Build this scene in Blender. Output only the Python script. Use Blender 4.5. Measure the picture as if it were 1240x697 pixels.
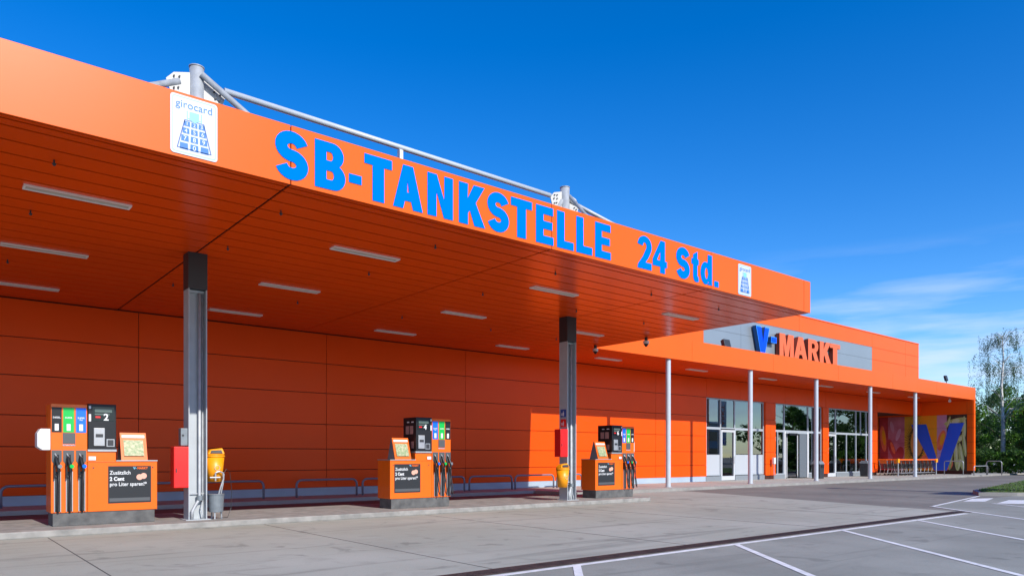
import bpy, math, random
from mathutils import Vector, Matrix
from mathutils.geometry import tessellate_polygon
R = math.radians
random.seed(7)
for o in list(bpy.data.objects): bpy.data.objects.remove(o)
SC = bpy.context.scene
COL = SC.collection

# ---------------------------------------------------------------- camera
cam = bpy.data.cameras.new('camera')
camo = bpy.data.objects.new('camera', cam); COL.objects.link(camo)
camo.location = (0, 0, 1.36)
camo.rotation_euler = (R(90), 0, R(50.4958 - 90))
cam.sensor_width = 36; cam.lens = 876.475 / 1240 * 36
cam.shift_y = (552.794 - 348.5) / 1240
cam.clip_start = .05; cam.clip_end = 3000
SC.camera = camo
SC.render.resolution_x = 1024; SC.render.resolution_y = 575

# ---------------------------------------------------------------- light
ELEV = math.atan(.66)
sun = bpy.data.lights.new('sun', 'SUN'); suno = bpy.data.objects.new('sun', sun); COL.objects.link(suno)
sun.energy = 4.6; sun.angle = R(.5); sun.color = (1, .955, .88)
suno.rotation_euler = Vector((-.03, 1, -.66)).to_track_quat('-Z', 'Y').to_euler()
suno.location = (0, -20, 20)
W = bpy.data.worlds.new('World'); SC.world = W; W.use_nodes = True
nt = W.node_tree; N = nt.nodes; L = nt.links; N.clear()
out = N.new('ShaderNodeOutputWorld'); bg = N.new('ShaderNodeBackground'); bg.inputs[1].default_value = .125
sky = N.new('ShaderNodeTexSky'); sky.sky_type = 'NISHITA'; sky.sun_disc = False
sky.sun_elevation = ELEV; sky.sun_rotation = R(180); sky.altitude = 300
sky.air_density = 1.0; sky.dust_density = .25; sky.ozone_density = 4.0
hsv = N.new('ShaderNodeHueSaturation'); hsv.inputs['Hue'].default_value = .511; hsv.inputs['Saturation'].default_value = 1.38; hsv.inputs['Value'].default_value = 1.42
L.new(sky.outputs[0], hsv.inputs['Color'])
# thin high cirrus near the horizon, laid out by direction
tc = N.new('ShaderNodeTexCoord'); mp = N.new('ShaderNodeMapping')
mp.inputs['Scale'].default_value = (2.3, 2.3, 19); mp.inputs['Rotation'].default_value = (.06, -.05, 0)
nz = N.new('ShaderNodeTexNoise'); nz.inputs['Scale'].default_value = 1.7; nz.inputs['Detail'].default_value = 7; nz.inputs['Roughness'].default_value = .55
L.new(tc.outputs['Generated'], mp.inputs[0]); L.new(mp.outputs[0], nz.inputs[0])
rp = N.new('ShaderNodeValToRGB'); rp.color_ramp.elements[0].position = .47; rp.color_ramp.elements[1].position = .70
L.new(nz.outputs[0], rp.inputs[0])
sp = N.new('ShaderNodeSeparateXYZ'); L.new(tc.outputs['Generated'], sp.inputs[0])
mr = N.new('ShaderNodeMapRange'); mr.inputs[1].default_value = .26; mr.inputs[2].default_value = .12; L.new(sp.outputs[2], mr.inputs[0])
mu = N.new('ShaderNodeMath'); mu.operation = 'MULTIPLY'; L.new(rp.outputs[0], mu.inputs[0]); L.new(mr.outputs[0], mu.inputs[1])
mu2 = N.new('ShaderNodeMath'); mu2.operation = 'MULTIPLY'; mu2.inputs[1].default_value = .75; L.new(mu.outputs[0], mu2.inputs[0])
mxc = N.new('ShaderNodeMix'); mxc.data_type = 'RGBA'; mxc.inputs['B'].default_value = (5.2, 6.2, 8.2, 1)
L.new(mu2.outputs[0], mxc.inputs['Factor']); L.new(hsv.outputs[0], mxc.inputs['A'])
L.new(mxc.outputs['Result'], bg.inputs[0]); L.new(bg.outputs[0], out.inputs[0])
vs = SC.view_settings; vs.view_transform = 'Standard'; vs.look = 'None'; vs.gamma = 1; vs.exposure = 0.22; vs.use_curve_mapping = False

# ---------------------------------------------------------------- materials
def mat(name, col, rough=.5, metal=0, spec=.5, var=0, vscale=2.0, col2=None, bump=0, bscale=40, coat=0, emit=None, vdetail=5):
    m = bpy.data.materials.new(name); m.use_nodes = True
    nt = m.node_tree; b = nt.nodes['Principled BSDF']
    b.inputs['Base Color'].default_value = (*col, 1); b.inputs['Roughness'].default_value = rough
    b.inputs['Metallic'].default_value = metal; b.inputs['Specular IOR Level'].default_value = spec
    if coat: b.inputs['Coat Weight'].default_value = coat; b.inputs['Coat Roughness'].default_value = .08
    tcn = nt.nodes.new('ShaderNodeTexCoord')
    if var or col2:
        n = nt.nodes.new('ShaderNodeTexNoise'); n.inputs['Scale'].default_value = vscale; n.inputs['Detail'].default_value = vdetail
        nt.links.new(tcn.outputs['Object'], n.inputs['Vector'])
        r = nt.nodes.new('ShaderNodeMapRange'); r.inputs[1].default_value = .3; r.inputs[2].default_value = .7
        nt.links.new(n.outputs[0], r.inputs[0])
        mx = nt.nodes.new('ShaderNodeMix'); mx.data_type = 'RGBA'
        c2 = col2 if col2 else tuple(c * (1 - var) for c in col)
        mx.inputs['A'].default_value = (*col, 1); mx.inputs['B'].default_value = (*c2, 1)
        nt.links.new(r.outputs[0], mx.inputs['Factor']); nt.links.new(mx.outputs['Result'], b.inputs['Base Color'])
    if bump:
        n2 = nt.nodes.new('ShaderNodeTexNoise'); n2.inputs['Scale'].default_value = bscale; n2.inputs['Detail'].default_value = 4
        nt.links.new(tcn.outputs['Object'], n2.inputs['Vector'])
        bp = nt.nodes.new('ShaderNodeBump'); bp.inputs['Strength'].default_value = bump; bp.inputs['Distance'].default_value = .01
        nt.links.new(n2.outputs[0], bp.inputs['Height']); nt.links.new(bp.outputs[0], b.inputs['Normal'])
    return m
M = {}
M['orange'] = mat('orange_panel', (.84, .115, .006), .36, spec=.22, var=.05, vscale=.7, bump=.04, bscale=1.2)
M['orange_wall'] = mat('orange_wall_shade_tint', (.86, .084, .003), .34, spec=.16, var=.07, vscale=.6, bump=.05, bscale=1.0)  # same paint as the fascia, with the wall's shade put into a redder colour
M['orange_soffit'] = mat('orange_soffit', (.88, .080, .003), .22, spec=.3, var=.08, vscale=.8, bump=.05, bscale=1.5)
M['orange_pump'] = mat('orange_pump', (.88, .14, .004), .4, spec=.3, var=.06, vscale=5, coat=.3)
M['joint'] = mat('joint_dark', (.05, .012, .006), .9)
M['steel'] = mat('galvanised_steel', (.45, .47, .49), .55, metal=.25, var=.25, vscale=7)
M['steel_paint'] = mat('grey_painted_steel', (.42, .45, .47), .6, var=.12, vscale=4)
M['col_paint'] = mat('pale_column_paint', (.50, .54, .58), .4, var=.08, vscale=3)
M['rust_side'] = mat('red_oxide_steel', (.16, .06, .05), .6, var=.3, vscale=5)
M['blue_letter'] = mat('blue_letter', (.0, .17, .90), .9, spec=.0, var=.03)
M['sign_blue'] = mat('sign_blue', (.0, .07, .95), .6, spec=.15)
M['sign_teal'] = mat('sign_teal_edge', (.0, .09, .28), .5)
M['white'] = mat('white_plastic', (.70, .71, .72), .4, var=.05, vscale=8)
M['offwhite'] = mat('off_white', (.60, .58, .54), .5, var=.1)
M['black'] = mat('black_plastic', (.012, .013, .016), .45, spec=.35, var=.2, vscale=9)
M['dark'] = mat('dark_charcoal', (.03, .032, .036), .5)
M['plinthblue'] = mat('grey_plinth', (.38, .47, .56), .55, var=.15, vscale=1.5)
M['greypanel'] = mat('grey_cladding', (.30, .335, .36), .35, metal=.35, var=.08, vscale=.6)
M['green'] = mat('green_label', (.0, .45, .06), .4)
M['blue'] = mat('blue_label', (.0, .14, .78), .4)
M['ltblue'] = mat('light_blue', (.20, .55, .80), .4)
M['navy'] = mat('navy_print', (.02, .07, .30), .5)
M['keyblue'] = mat('key_blue', (.02, .16, .50), .5)
M['red'] = mat('red_paint', (.80, .012, .010), .35, coat=.3, var=.05)
M['yellow'] = mat('yellow_plastic', (.90, .34, .005), .4, var=.08, vscale=6)
M['bucket'] = mat('grey_galvanised_pail', (.22, .25, .27), .5, metal=.3, var=.2, vscale=9)
M['concrete'] = mat('island_concrete', (.33, .315, .29), .85, col2=(.20, .195, .18), vscale=4, bump=.4, bscale=45)
M['plinth'] = mat('pump_plinth', (.13, .13, .125), .8, col2=(.07, .07, .07), vscale=6, bump=.3, bscale=30)
M['pave'] = mat('pavement_concrete', (.42, .405, .36), .85, var=.2, vscale=1.0, bump=.2)
M['paint'] = mat('white_road_paint', (.80, .80, .80), .7, col2=(.55, .55, .55), vscale=6, bump=.1, vdetail=9)
M['rust'] = mat('rusty_gully', (.075, .045, .038), .8, col2=(.028, .018, .016), vscale=7, bump=.5, bscale=30)
M['lampglass'] = mat('lamp_diffuser', (.55, .52, .44), .3, var=.15)
M['lampframe'] = mat('lamp_frame', (.85, .83, .78), .4)
M['copper'] = mat('copper_coin', (.75, .38, .28), .4)
M['poster'] = mat('poster_charcoal', (.022, .025, .029), .6, spec=.3)
M['poster2'] = mat('poster_grey', (.075, .08, .085), .5)
M['map'] = mat('printed_map', (.12, .24, .09), .5, col2=(.50, .46, .30), vscale=22)
M['screen'] = mat('dark_screen', (.008, .010, .012), .15)
M['pink'] = mat('pink_sticker', (.45, .25, .22), .5, var=.2, vscale=30)
M['silver'] = mat('brushed_silver', (.42, .43, .44), .45, metal=.5, var=.1, vscale=10)
M['rubber'] = mat('black_rubber', (.015, .015, .016), .5)
M['interior'] = mat('interior_wall', (.38, .37, .34), .8)
M['bark'] = mat('dark_bark', (.09, .065, .045), .9, var=.4, vscale=8, bump=.6, bscale=20)
M['birch'] = mat('birch_bark', (.75, .74, .72), .8, col2=(.35, .33, .30), vscale=5)
M['building'] = mat('far_building', (.42, .42, .42), .7, var=.1)
M['glassdark'] = mat('far_window', (.03, .04, .05), .15)
M['kerb'] = mat('kerb_stone', (.30, .285, .26), .85, var=.25, vscale=3, bump=.3)

def leafmat(name, c, c2):
    m = mat(name, c, .55, col2=c2, vscale=.9, vdetail=2, spec=.3)
    nt = m.node_tree; b = nt.nodes['Principled BSDF']; o = nt.nodes['Material Output']
    t = nt.nodes.new('ShaderNodeBsdfTranslucent'); mx = nt.nodes.new('ShaderNodeMixShader'); mx.inputs[0].default_value = .4
    src = b.inputs['Base Color'].links[0].from_socket
    nt.links.new(src, t.inputs[0]); nt.links.new(b.outputs[0], mx.inputs[1]); nt.links.new(t.outputs[0], mx.inputs[2]); nt.links.new(mx.outputs[0], o.inputs[0])
    return m
M['leaf'] = leafmat('leaf_green', (.075, .19, .015), (.13, .27, .03))
M['leaf_dark'] = leafmat('leaf_dark', (.032, .085, .016), (.06, .12, .022))
M['leaf_warm'] = leafmat('leaf_warm', (.10, .13, .02), (.17, .11, .03))
M['leaf_birch'] = leafmat('leaf_birch', (.07, .12, .045), (.11, .16, .07))
M['grass'] = mat('grass', (.045, .085, .015), .9, col2=(.10, .13, .035), vscale=9, bump=1, bscale=60)

def glassmat():
    m = bpy.data.materials.new('window_glass'); m.use_nodes = True; nt = m.node_tree; nt.nodes.clear()
    o = nt.nodes.new('ShaderNodeOutputMaterial'); g = nt.nodes.new('ShaderNodeBsdfGlossy'); g.inputs['Roughness'].default_value = .01
    g.inputs['Color'].default_value = (.9, .95, 1, 1)
    t = nt.nodes.new('ShaderNodeBsdfTransparent'); t.inputs[0].default_value = (.62, .68, .68, 1)
    lw = nt.nodes.new('ShaderNodeFresnel'); lw.inputs[0].default_value = 3.0
    mx = nt.nodes.new('ShaderNodeMixShader')
    nt.links.new(lw.outputs[0], mx.inputs[0]); nt.links.new(t.outputs[0], mx.inputs[1]); nt.links.new(g.outputs[0], mx.inputs[2]); nt.links.new(mx.outputs[0], o.inputs[0])
    return m
M['glass'] = glassmat()

def groundmat(name, base, dark, light, speck, stain, rough=.85, cell=None, joint=None):
    """worn ground: broad tone + stains + fine aggregate speckle"""
    m = bpy.data.materials.new(name); m.use_nodes = True; nt = m.node_tree; b = nt.nodes['Principled BSDF']
    tcn = nt.nodes.new('ShaderNodeTexCoord'); b.inputs['Roughness'].default_value = rough; b.inputs['Specular IOR Level'].default_value = .3
    def noise(sc, det, dist=0, stretch=None):
        n = nt.nodes.new('ShaderNodeTexNoise'); n.inputs['Scale'].default_value = sc; n.inputs['Detail'].default_value = det; n.inputs['Distortion'].default_value = dist
        if stretch:
            mpn = nt.nodes.new('ShaderNodeMapping'); mpn.inputs['Scale'].default_value = stretch
            nt.links.new(tcn.outputs['Object'], mpn.inputs[0]); nt.links.new(mpn.outputs[0], n.inputs['Vector'])
        else: nt.links.new(tcn.outputs['Object'], n.inputs['Vector'])
        return n
    def ramp(n, a, bb, c0=0, c1=1):
        r = nt.nodes.new('ShaderNodeMapRange'); r.inputs[1].default_value = a; r.inputs[2].default_value = bb; r.inputs[3].default_value = c0; r.inputs[4].default_value = c1
        nt.links.new(n.outputs[0], r.inputs[0]); return r
    def mix(a, col, f):
        x = nt.nodes.new('ShaderNodeMix'); x.data_type = 'RGBA'
        if isinstance(a, tuple): x.inputs['A'].default_value = (*a, 1)
        else: nt.links.new(a, x.inputs['A'])
        x.inputs['B'].default_value = (*col, 1); nt.links.new(f.outputs[0], x.inputs['Factor']); return x.outputs['Result']
    c = mix(base, light, ramp(noise(.35, 4), .4, .7))
    c = mix(c, dark, ramp(noise(.22, 6, 1.2, (1.0, .35, 1)), .52, .75, 0, stain))
    c = mix(c, dark, ramp(noise(2.3, 6, .5), .55, .8, 0, stain * .8))
    c = mix(c, tuple(q * .75 for q in dark), ramp(noise(1.3, 8, .8), .62, .69, 0, stain * .9))
    c = mix(c, dark, ramp(noise(.9, 5, 2.0, (.12, 1.6, 1)), .56, .70, 0, stain))
    c = mix(c, dark, ramp(noise(90, 2), .5, .75, 0, speck))
    c = mix(c, light, ramp(noise(140, 2), .55, .75, 0, speck))
    nt.links.new(c, b.inputs['Base Color'])
    n3 = noise(120, 3); bp = nt.nodes.new('ShaderNodeBump'); bp.inputs['Strength'].default_value = .35; bp.inputs['Distance'].default_value = .004
    nt.links.new(n3.outputs[0], bp.inputs['Height']); nt.links.new(bp.outputs[0], b.inputs['Normal'])
    return m
M['slab'] = groundmat('apron_concrete', (.335, .338, .288), (.20, .20, .175), (.40, .398, .35), .35, .6)
M['parking'] = groundmat('parking_asphalt', (.235, .24, .213), (.145, .148, .132), (.33, .335, .30), .6, .5)
M['asphalt'] = groundmat('warm_asphalt', (.178, .166, .145), (.11, .104, .09), (.235, .222, .195), .6, .5)

# ---------------------------------------------------------------- mesh helpers
class MB:
    def __init__(s): s.v = []; s.f = []; s.mi = []; s.mats = []
    def _m(s, m):
        if m not in s.mats: s.mats.append(m)
        return s.mats.index(m)
    def add(s, vs, fs, m):
        o = len(s.v); k = s._m(m); s.v += [tuple(v) for v in vs]
        for f in fs: s.f.append([i + o for i in f]); s.mi.append(k)
        return s
    def box(s, x0, x1, y0, y1, z0, z1, m):
        vs = [(x, y, z) for z in (z0, z1) for y in (y0, y1) for x in (x0, x1)]
        return s.add(vs, [(0, 2, 3, 1), (4, 5, 7, 6), (0, 1, 5, 4), (2, 6, 7, 3), (0, 4, 6, 2), (1, 3, 7, 5)], m)
    def hexa(s, b, t, m):   # bottom quad ccw, top quad ccw
        return s.add(list(b) + list(t), [(3, 2, 1, 0), (4, 5, 6, 7), (0, 1, 5, 4), (1, 2, 6, 5), (2, 3, 7, 6), (3, 0, 4, 7)], m)
    def quad(s, pts, m): return s.add(pts, [tuple(range(len(pts)))], m)
    def cyl(s, a, b, r0, m, r1=None, n=16, caps=True):
        a = Vector(a); b = Vector(b); r1 = r0 if r1 is None else r1
        d = (b - a).normalized(); q = d.to_track_quat('Z', 'Y')
        vs = []
        for c, r in ((a, r0), (b, r1)):
            for i in range(n):
                t = 2 * math.pi * i / n; vs.append(c + q @ Vector((r * math.cos(t), r * math.sin(t), 0)))
        fs = [(i, (i + 1) % n, n + (i + 1) % n, n + i) for i in range(n)]
        if caps: fs += [tuple(range(n - 1, -1, -1)), tuple(range(n, 2 * n))]
        return s.add(vs, fs, m)
    def tube(s, pts, r, m, n=10):
        pts = [Vector(p) for p in pts]; vs = []; fs = []; prev = None
        for i, p in enumerate(pts):
            d = (pts[min(i + 1, len(pts) - 1)] - pts[max(i - 1, 0)]).normalized()
            if prev is None:
                up = Vector((0, 0, 1)) if abs(d.z) < .9 else Vector((1, 0, 0)); u = d.cross(up).normalized()
            else: u = (prev - d * prev.dot(d)).normalized()
            prev = u; w = d.cross(u)
            rr = r[i] if isinstance(r, (list, tuple)) else r
            for k in range(n):
                t = 2 * math.pi * k / n; vs.append(p + (u * math.cos(t) + w * math.sin(t)) * rr)
        for i in range(len(pts) - 1):
            for k in range(n): fs.append((i * n + k, i * n + (k + 1) % n, (i + 1) * n + (k + 1) % n, (i + 1) * n + k))
        fs += [tuple(range(n - 1, -1, -1)), tuple(range((len(pts) - 1) * n, len(pts) * n))]
        return s.add(vs, fs, m)
    def build(s, name, parent=None, bevel=0, smooth=False, loc=None):
        me = bpy.data.meshes.new(name); me.from_pydata(s.v, [], s.f)
        for m in s.mats: me.materials.append(m)
        me.polygons.foreach_set('material_index', s.mi); me.update()
        if smooth:
            for p in me.polygons: p.use_smooth = len(p.vertices) == 4
        o = bpy.data.objects.new(name, me); COL.objects.link(o)
        if loc: o.location = loc
        if parent: o.parent = parent
        if bevel:
            b = o.modifiers.new('bevel', 'BEVEL'); b.width = bevel; b.segments = 2; b.limit_method = 'ANGLE'; b.angle_limit = R(40)
        return o
def tag(o, label=None, cat=None, group=None, kind=None):
    if label: o['label'] = label
    if cat: o['category'] = cat
    if group: o['group'] = group
    if kind: o['kind'] = kind
    return o
def empty(name, label, cat, loc=(0, 0, 0), rz=0, group=None):
    o = bpy.data.objects.new(name, None); COL.objects.link(o); o.location = loc; o.rotation_euler = (0, 0, rz)
    o.empty_display_size = .2
    return tag(o, label, cat, group)
def copy_tree(o, parent=None):
    c = o.copy(); COL.objects.link(c)
    if parent: c.parent = parent
    for ch in list(o.children): copy_tree(ch, c)
    return c
def structure(o): return tag(o, kind='structure')

def arc(cx, cy, rx, ry, a0, a1, n=10):
    return [(cx + rx * math.cos(R(a0 + (a1 - a0) * i / n)), cy + ry * math.sin(R(a0 + (a1 - a0) * i / n))) for i in range(n + 1)]
def stroke(c, t):
    l = []; r = []
    for i, p in enumerate(c):
        a = Vector(c[max(i - 1, 0)]); b = Vector(c[min(i + 1, len(c) - 1)]); d = (b - a).normalized(); n = Vector((-d.y, d.x)) * t / 2
        l.append((p[0] + n.x, p[1] + n.y)); r.append((p[0] - n.x, p[1] - n.y))
    return l + r[::-1]
# bold capitals: (width, outer contour, holes) on a unit-high em
def glyph(ch):
    t = .22
    if ch == 'S':
        w = .66; rx = (w - t) / 2; ry = (1 - t) / 4; cx = w / 2
        c = arc(cx, 1 - t / 2 - ry, rx, ry, 18, 262, 16) + arc(cx, t / 2 + ry, rx, ry, 82, -162, 16)
        return w, stroke(c, t), []
    if ch == 'B':
        w = .66
        o = [(0, 0)] + arc(.40, .275, .26, .275, -90, 68, 10) + arc(.38, .745, .24, .255, -50, 90, 10) + [(0, 1)]
        h1 = [(.20, .16)] + arc(.38, .29, .085, .125, -90, 90, 8)[0:] + [(.20, .42)]
        h1 = [(.225, .175)] + arc(.355, .2925, .075, .1175, -90, 90, 8) + [(.225, .41)]
        h2 = [(.225, .595)] + arc(.34, .71, .07, .115, -90, 90, 8) + [(.225, .825)]
        return w, o, [h1, h2]
    if ch == 'R':
        w = .68
        o = [(0, 0), (.2, 0), (.2, .40), (.28, .40), (.45, 0), (.68, 0), (.49, .44)] + arc(.40, .71, .25, .29, -62, 90, 12) + [(0, 1)]
        return w, o, [[(.20, .56)] + arc(.36, .70, .09, .14, -90, 90, 8) + [(.20, .84)]]
    if ch == '-': return .32, [(0, .27), (.32, .27), (.32, .46), (0, .46)], []
    if ch == '_': return .50, [(0, .0), (.5, .0), (.5, 1), (0, 1)], []
    if ch == 'T': return .62, [(.19, 0), (.43, 0), (.43, .815), (.62, .815), (.62, 1), (0, 1), (0, .815), (.19, .815)], []
    if ch == 'A': return .74, [(0, 0), (.225, 0), (.275, .19), (.465, .19), (.515, 0), (.74, 0), (.49, 1), (.25, 1)], [[(.325, .36), (.415, .36), (.37, .68)]]
    if ch == 'N': return .66, [(0, 0), (.205, 0), (.205, .60), (.44, 0), (.66, 0), (.66, 1), (.455, 1), (.455, .42), (.22, 1), (0, 1)], []
    if ch == 'K': return .70, [(0, 0), (.225, 0), (.225, .28), (.30, .39), (.44, 0), (.71, 0), (.445, .575), (.69, 1), (.42, 1), (.225, .62), (.225, 1), (0, 1)], []
    if ch == 'E': return .58, [(0, 0), (.58, 0), (.58, .185), (.225, .185), (.225, .415), (.54, .415), (.54, .595), (.225, .595), (.225, .82), (.57, .82), (.57, 1), (0, 1)], []
    if ch == 'L': return .56, [(0, 0), (.56, 0), (.56, .185), (.225, .185), (.225, 1), (0, 1)], []
    if ch == 'M': return .80, [(0, 0), (.195, 0), (.195, .62), (.31, 0), (.49, 0), (.605, .62), (.605, 0), (.8, 0), (.8, 1), (.51, 1), (.40, .45), (.29, 1), (0, 1)], []
    if ch == 'V': return .74, [(.25, 0), (.49, 0), (.74, 1), (.51, 1), (.37, .36), (.23, 1), (0, 1)], []
    if ch == '2':
        o = arc(.28, .70, .28, .30, 170, -30, 14) + [(.42, .36), (.28, .18), (.56, .18), (.56, 0), (0, 0), (.02, .10), (.22, .36)] + arc(.28, .70, .095, .135, -38, 172, 10)
        return .57, o, []
    if ch == '4': return .60, [(.33, 0), (.51, 0), (.51, .2), (.6, .2), (.6, .36), (.51, .36), (.51, 1), (.34, 1), (0, .38), (0, .2), (.33, .2)], [[(.14, .36), (.33, .36), (.33, .70)]]
    if ch == 't': return .35, [(.27, -.01), (.34, .01), (.33, .145), (.27, .15), (.27, .57), (.34, .57), (.34, .72), (.27, .72), (.27, .97), (.085, .86), (.085, .72), (0, .72), (0, .57), (.085, .57), (.085, .16), (.13, .03), (.2, -.01)], []
    if ch == 'd':
        o = arc(.24, .36, .24, .37, 50, 310, 16) + [(.38, .08), (.38, 0), (.56, 0), (.56, 1), (.37, 1), (.37, .66)]
        return .56, o, [arc(.285, .36, .10, .215, 0, 345, 14)]
    if ch == '.': return .2, [(0, 0), (.2, 0), (.2, .19), (0, .19)], []
def letter(ch, x0, x1, y, z0, z1, depth, m, parent, mside=None, name='letter'):
    """solid letter standing on plane y, facing -Y; x0..x1 and z0..z1 are its box (1 em = z1-z0)"""
    w, o, hs = glyph(ch); e = .018 if ch not in '-_.' else 0
    if e:
        def off(c, out):
            ar = sum(c[i - 1][0] * c[i][1] - c[i][0] * c[i - 1][1] for i in range(len(c))); sg_ = (1 if ar > 0 else -1) * (1 if out else -1); res = []
            for i in range(len(c)):
                a, b, d = Vector(c[i - 1]), Vector(c[i]), Vector(c[(i + 1) % len(c)]); u = b - a; v = d - b
                if u.length < 1e-6 or v.length < 1e-6: res.append(tuple(b)); continue
                u.normalize(); v.normalize(); n1 = Vector((u.y, -u.x)) * sg_; n2 = Vector((v.y, -v.x)) * sg_; m = n1 + n2
                if m.length < .4: res.append(tuple(b + n1 * e)); continue
                m = m / max(m.length_squared / 2, .35); res.append(tuple(b + m * e))
            return res
        o = off(o, True); hs = [off(h_, False) for h_ in hs]
        x_0 = min(p[0] for p in o); x_1 = max(p[0] for p in o); y_0 = min(p[1] for p in o); y_1 = max(p[1] for p in o)
        f_ = lambda c: [((p[0] - x_0) / (x_1 - x_0) * w, (p[1] - y_0) / (y_1 - y_0)) for p in c]
        o = f_(o); hs = [f_(h_) for h_ in hs]
    cs = [o] + hs
    P3 = [[(x0 + (x1 - x0) * p[0] / w, z0 + (z1 - z0) * p[1]) for p in c] for c in cs]
    tri = tessellate_polygon([[Vector((p[0], p[1], 0)) for p in c] for c in P3])
    flat = [p for c in P3 for p in c]; n = len(flat)
    mb = MB(); vs = [(p[0], y - depth, p[1]) for p in flat] + [(p[0], y, p[1]) for p in flat]
    mb.add(vs, [tuple(t) for t in tri], m)
    sd = []; k = 0
    for c in P3:
        q = len(c)
        for i in range(q): sd.append((k + i, k + (i + 1) % q, n + k + (i + 1) % q, n + k + i))
        k += q
    mb.add(vs, sd, mside or m)
    return mb.build(name, parent)
def text(s, x, y, z, size, m, parent, ext=.001, bold=0, align='LEFT', name='lettering', rot=(R(90), 0, 0), mirror=False, sx=1):
    cu = bpy.data.curves.new('t', 'FONT'); cu.body = s; cu.size = size; cu.extrude = ext; cu.offset = bold; cu.align_x = align; cu.resolution_u = 3
    to = bpy.data.objects.new('t', cu); COL.objects.link(to)
    dg = bpy.context.evaluated_depsgraph_get(); me = bpy.data.meshes.new_from_object(to.evaluated_get(dg))
    bpy.data.objects.remove(to); bpy.data.curves.remove(cu)
    me.transform(Matrix.Diagonal((sx, 1, 1, 1)))
    me.name = name; me.materials.clear(); me.materials.append(m)
    o = bpy.data.objects.new(name, me); COL.objects.link(o); o.parent = parent; o.location = (x, y, z); o.rotation_euler = rot
    return o

# ================================================================ GROUND
def sheet(name, pts, z, m): return structure(MB().quad([(x, y, z) for x, y in pts], m).build(name))
sheet('ground', [(-900, -900), (1200, -900), (1200, 1200), (-900, 1200)], 0, M['asphalt'])
sheet('forecourt_apron', [(-14, 6.72), (19.85, 6.52), (23.75, 18.12), (-14, 18.12)], .004, M['slab'])
sheet('car_park', [(-14, -9), (26, -9), (40, 1.5), (32.0, 8.0), (25.9, 8.55), (21.54, 8.03), (19.95, 6.50), (-14, 6.70)], .005, M['parking'])
M['bounce_tint'] = groundmat('bounce_tinted_floor', (.17, .115, .10), (.10, .07, .06), (.21, .15, .13), .5, .6)  # grey floor with the canopy's orange bounce and shade painted into its colour
sheet('bounce_tint_sheet', [(-14, 17.3), (17.9, 17.3), (17.9, 20.19), (-14, 20.19)], .009, M['bounce_tint'])
mb = MB()
for x in (-2.1, 1.72, 5.4, 9.2, 13.5, 17.2): mb.box(x - .008, x + .008, 6.9, 14.35, .0045, .0065, M['joint'])
M['joint_grey'] = mat('joint_grey', (.09, .085, .08), .9)
mb.mats = [M['joint_grey']]
structure(mb.build('apron_joints'))
mb = MB(); mb.box(-14, 19.85, 6.60, 6.88, .0055, .010, M['rust'])
for i in range(640):
    x = -12 + i * .05; mb.box(x, x + .028, 6.63, 6.85, .010, .0125, M['rust'])
mb.box(19.852, 20.1, 6.5, 6.66, .0055, .010, M['rust'])
mb.hexa([(-14, 6.885, .006), (19.85, 6.885, .006), (19.85, 6.91, .006), (-14, 6.91, .006)], [(-14, 6.885, .009), (19.85, 6.885, .009), (19.85, 6.91, .009), (-14, 6.91, .009)], M['joint'])
tag(mb.build('drain_gully'), 'long rusty brown slotted drainage channel between forecourt slab and car park', 'drain')
# painted stall lines
mb = MB()
def line(mb, a, b, w, z=.009):
    a = Vector((*a, 0)); b = Vector((*b, 0)); d = (b - a).normalized(); n = Vector((-d.y, d.x, 0)) * w / 2
    mb.hexa([(p.x, p.y, z) for p in (a - n, b - n, b + n, a + n)], [(p.x, p.y, z + .0015) for p in (a - n, b - n, b + n, a + n)], M['paint'])
line(mb, (-14, 6.50), (19.4, 6.44), .10)
for a, b in [((6.41, 6.50), (2.9, 2.7)), ((9.85, 6.49), (6.5, 2.6)), ((13.2, 6.42), (9.3, 2.2)), ((16.5, 6.38), (12.5, 2.3)), ((3.1, 6.50), (-.4, 2.7))]:
    line(mb, a, b, .10, .0092)
line(mb, (21.54, 8.03), (15.9, 2.4), .10)
line(mb, (21.5, 7.97), (28.3, 9.02), .09)
line(mb, (24.2, 7.35), (19.0, 2.0), .09)
structure(mb.build('stall_lines'))
mb = MB()
for q in ([(26.5, 8.62), (27.29, 8.27), (25.08, 7.82), (24.56, 8.25)], [(26.47, 7.6), (26.97, 7.08), (24.63, 6.7), (24.32, 7.29)], [(26.19, 6.4), (26.52, 5.87), (23.96, 5.49), (23.78, 6.05)]): mb.quad([(x, y, .0095) for x, y in q], M['paint'])
structure(mb.build('hatched_marking'))
# pavement along the building
mb = MB(); mb.box(17.9, 70, 18.12, 18.27, 0, .118, M['kerb']); mb.box(17.75, 70, 18.27, 25.4, 0, .12, M['pave'])
mb.box(-8, 17.75, 20.2, 22.3, 0, .12, M['pave']); 
structure(mb.build('pavement'))
mb = MB()
for x in range(19, 58, 2): mb.box(x, x + .008, 18.28, 21.9, .1205, .1215, M['joint_grey'])
structure(mb.build('pavement_joints'))
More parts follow.
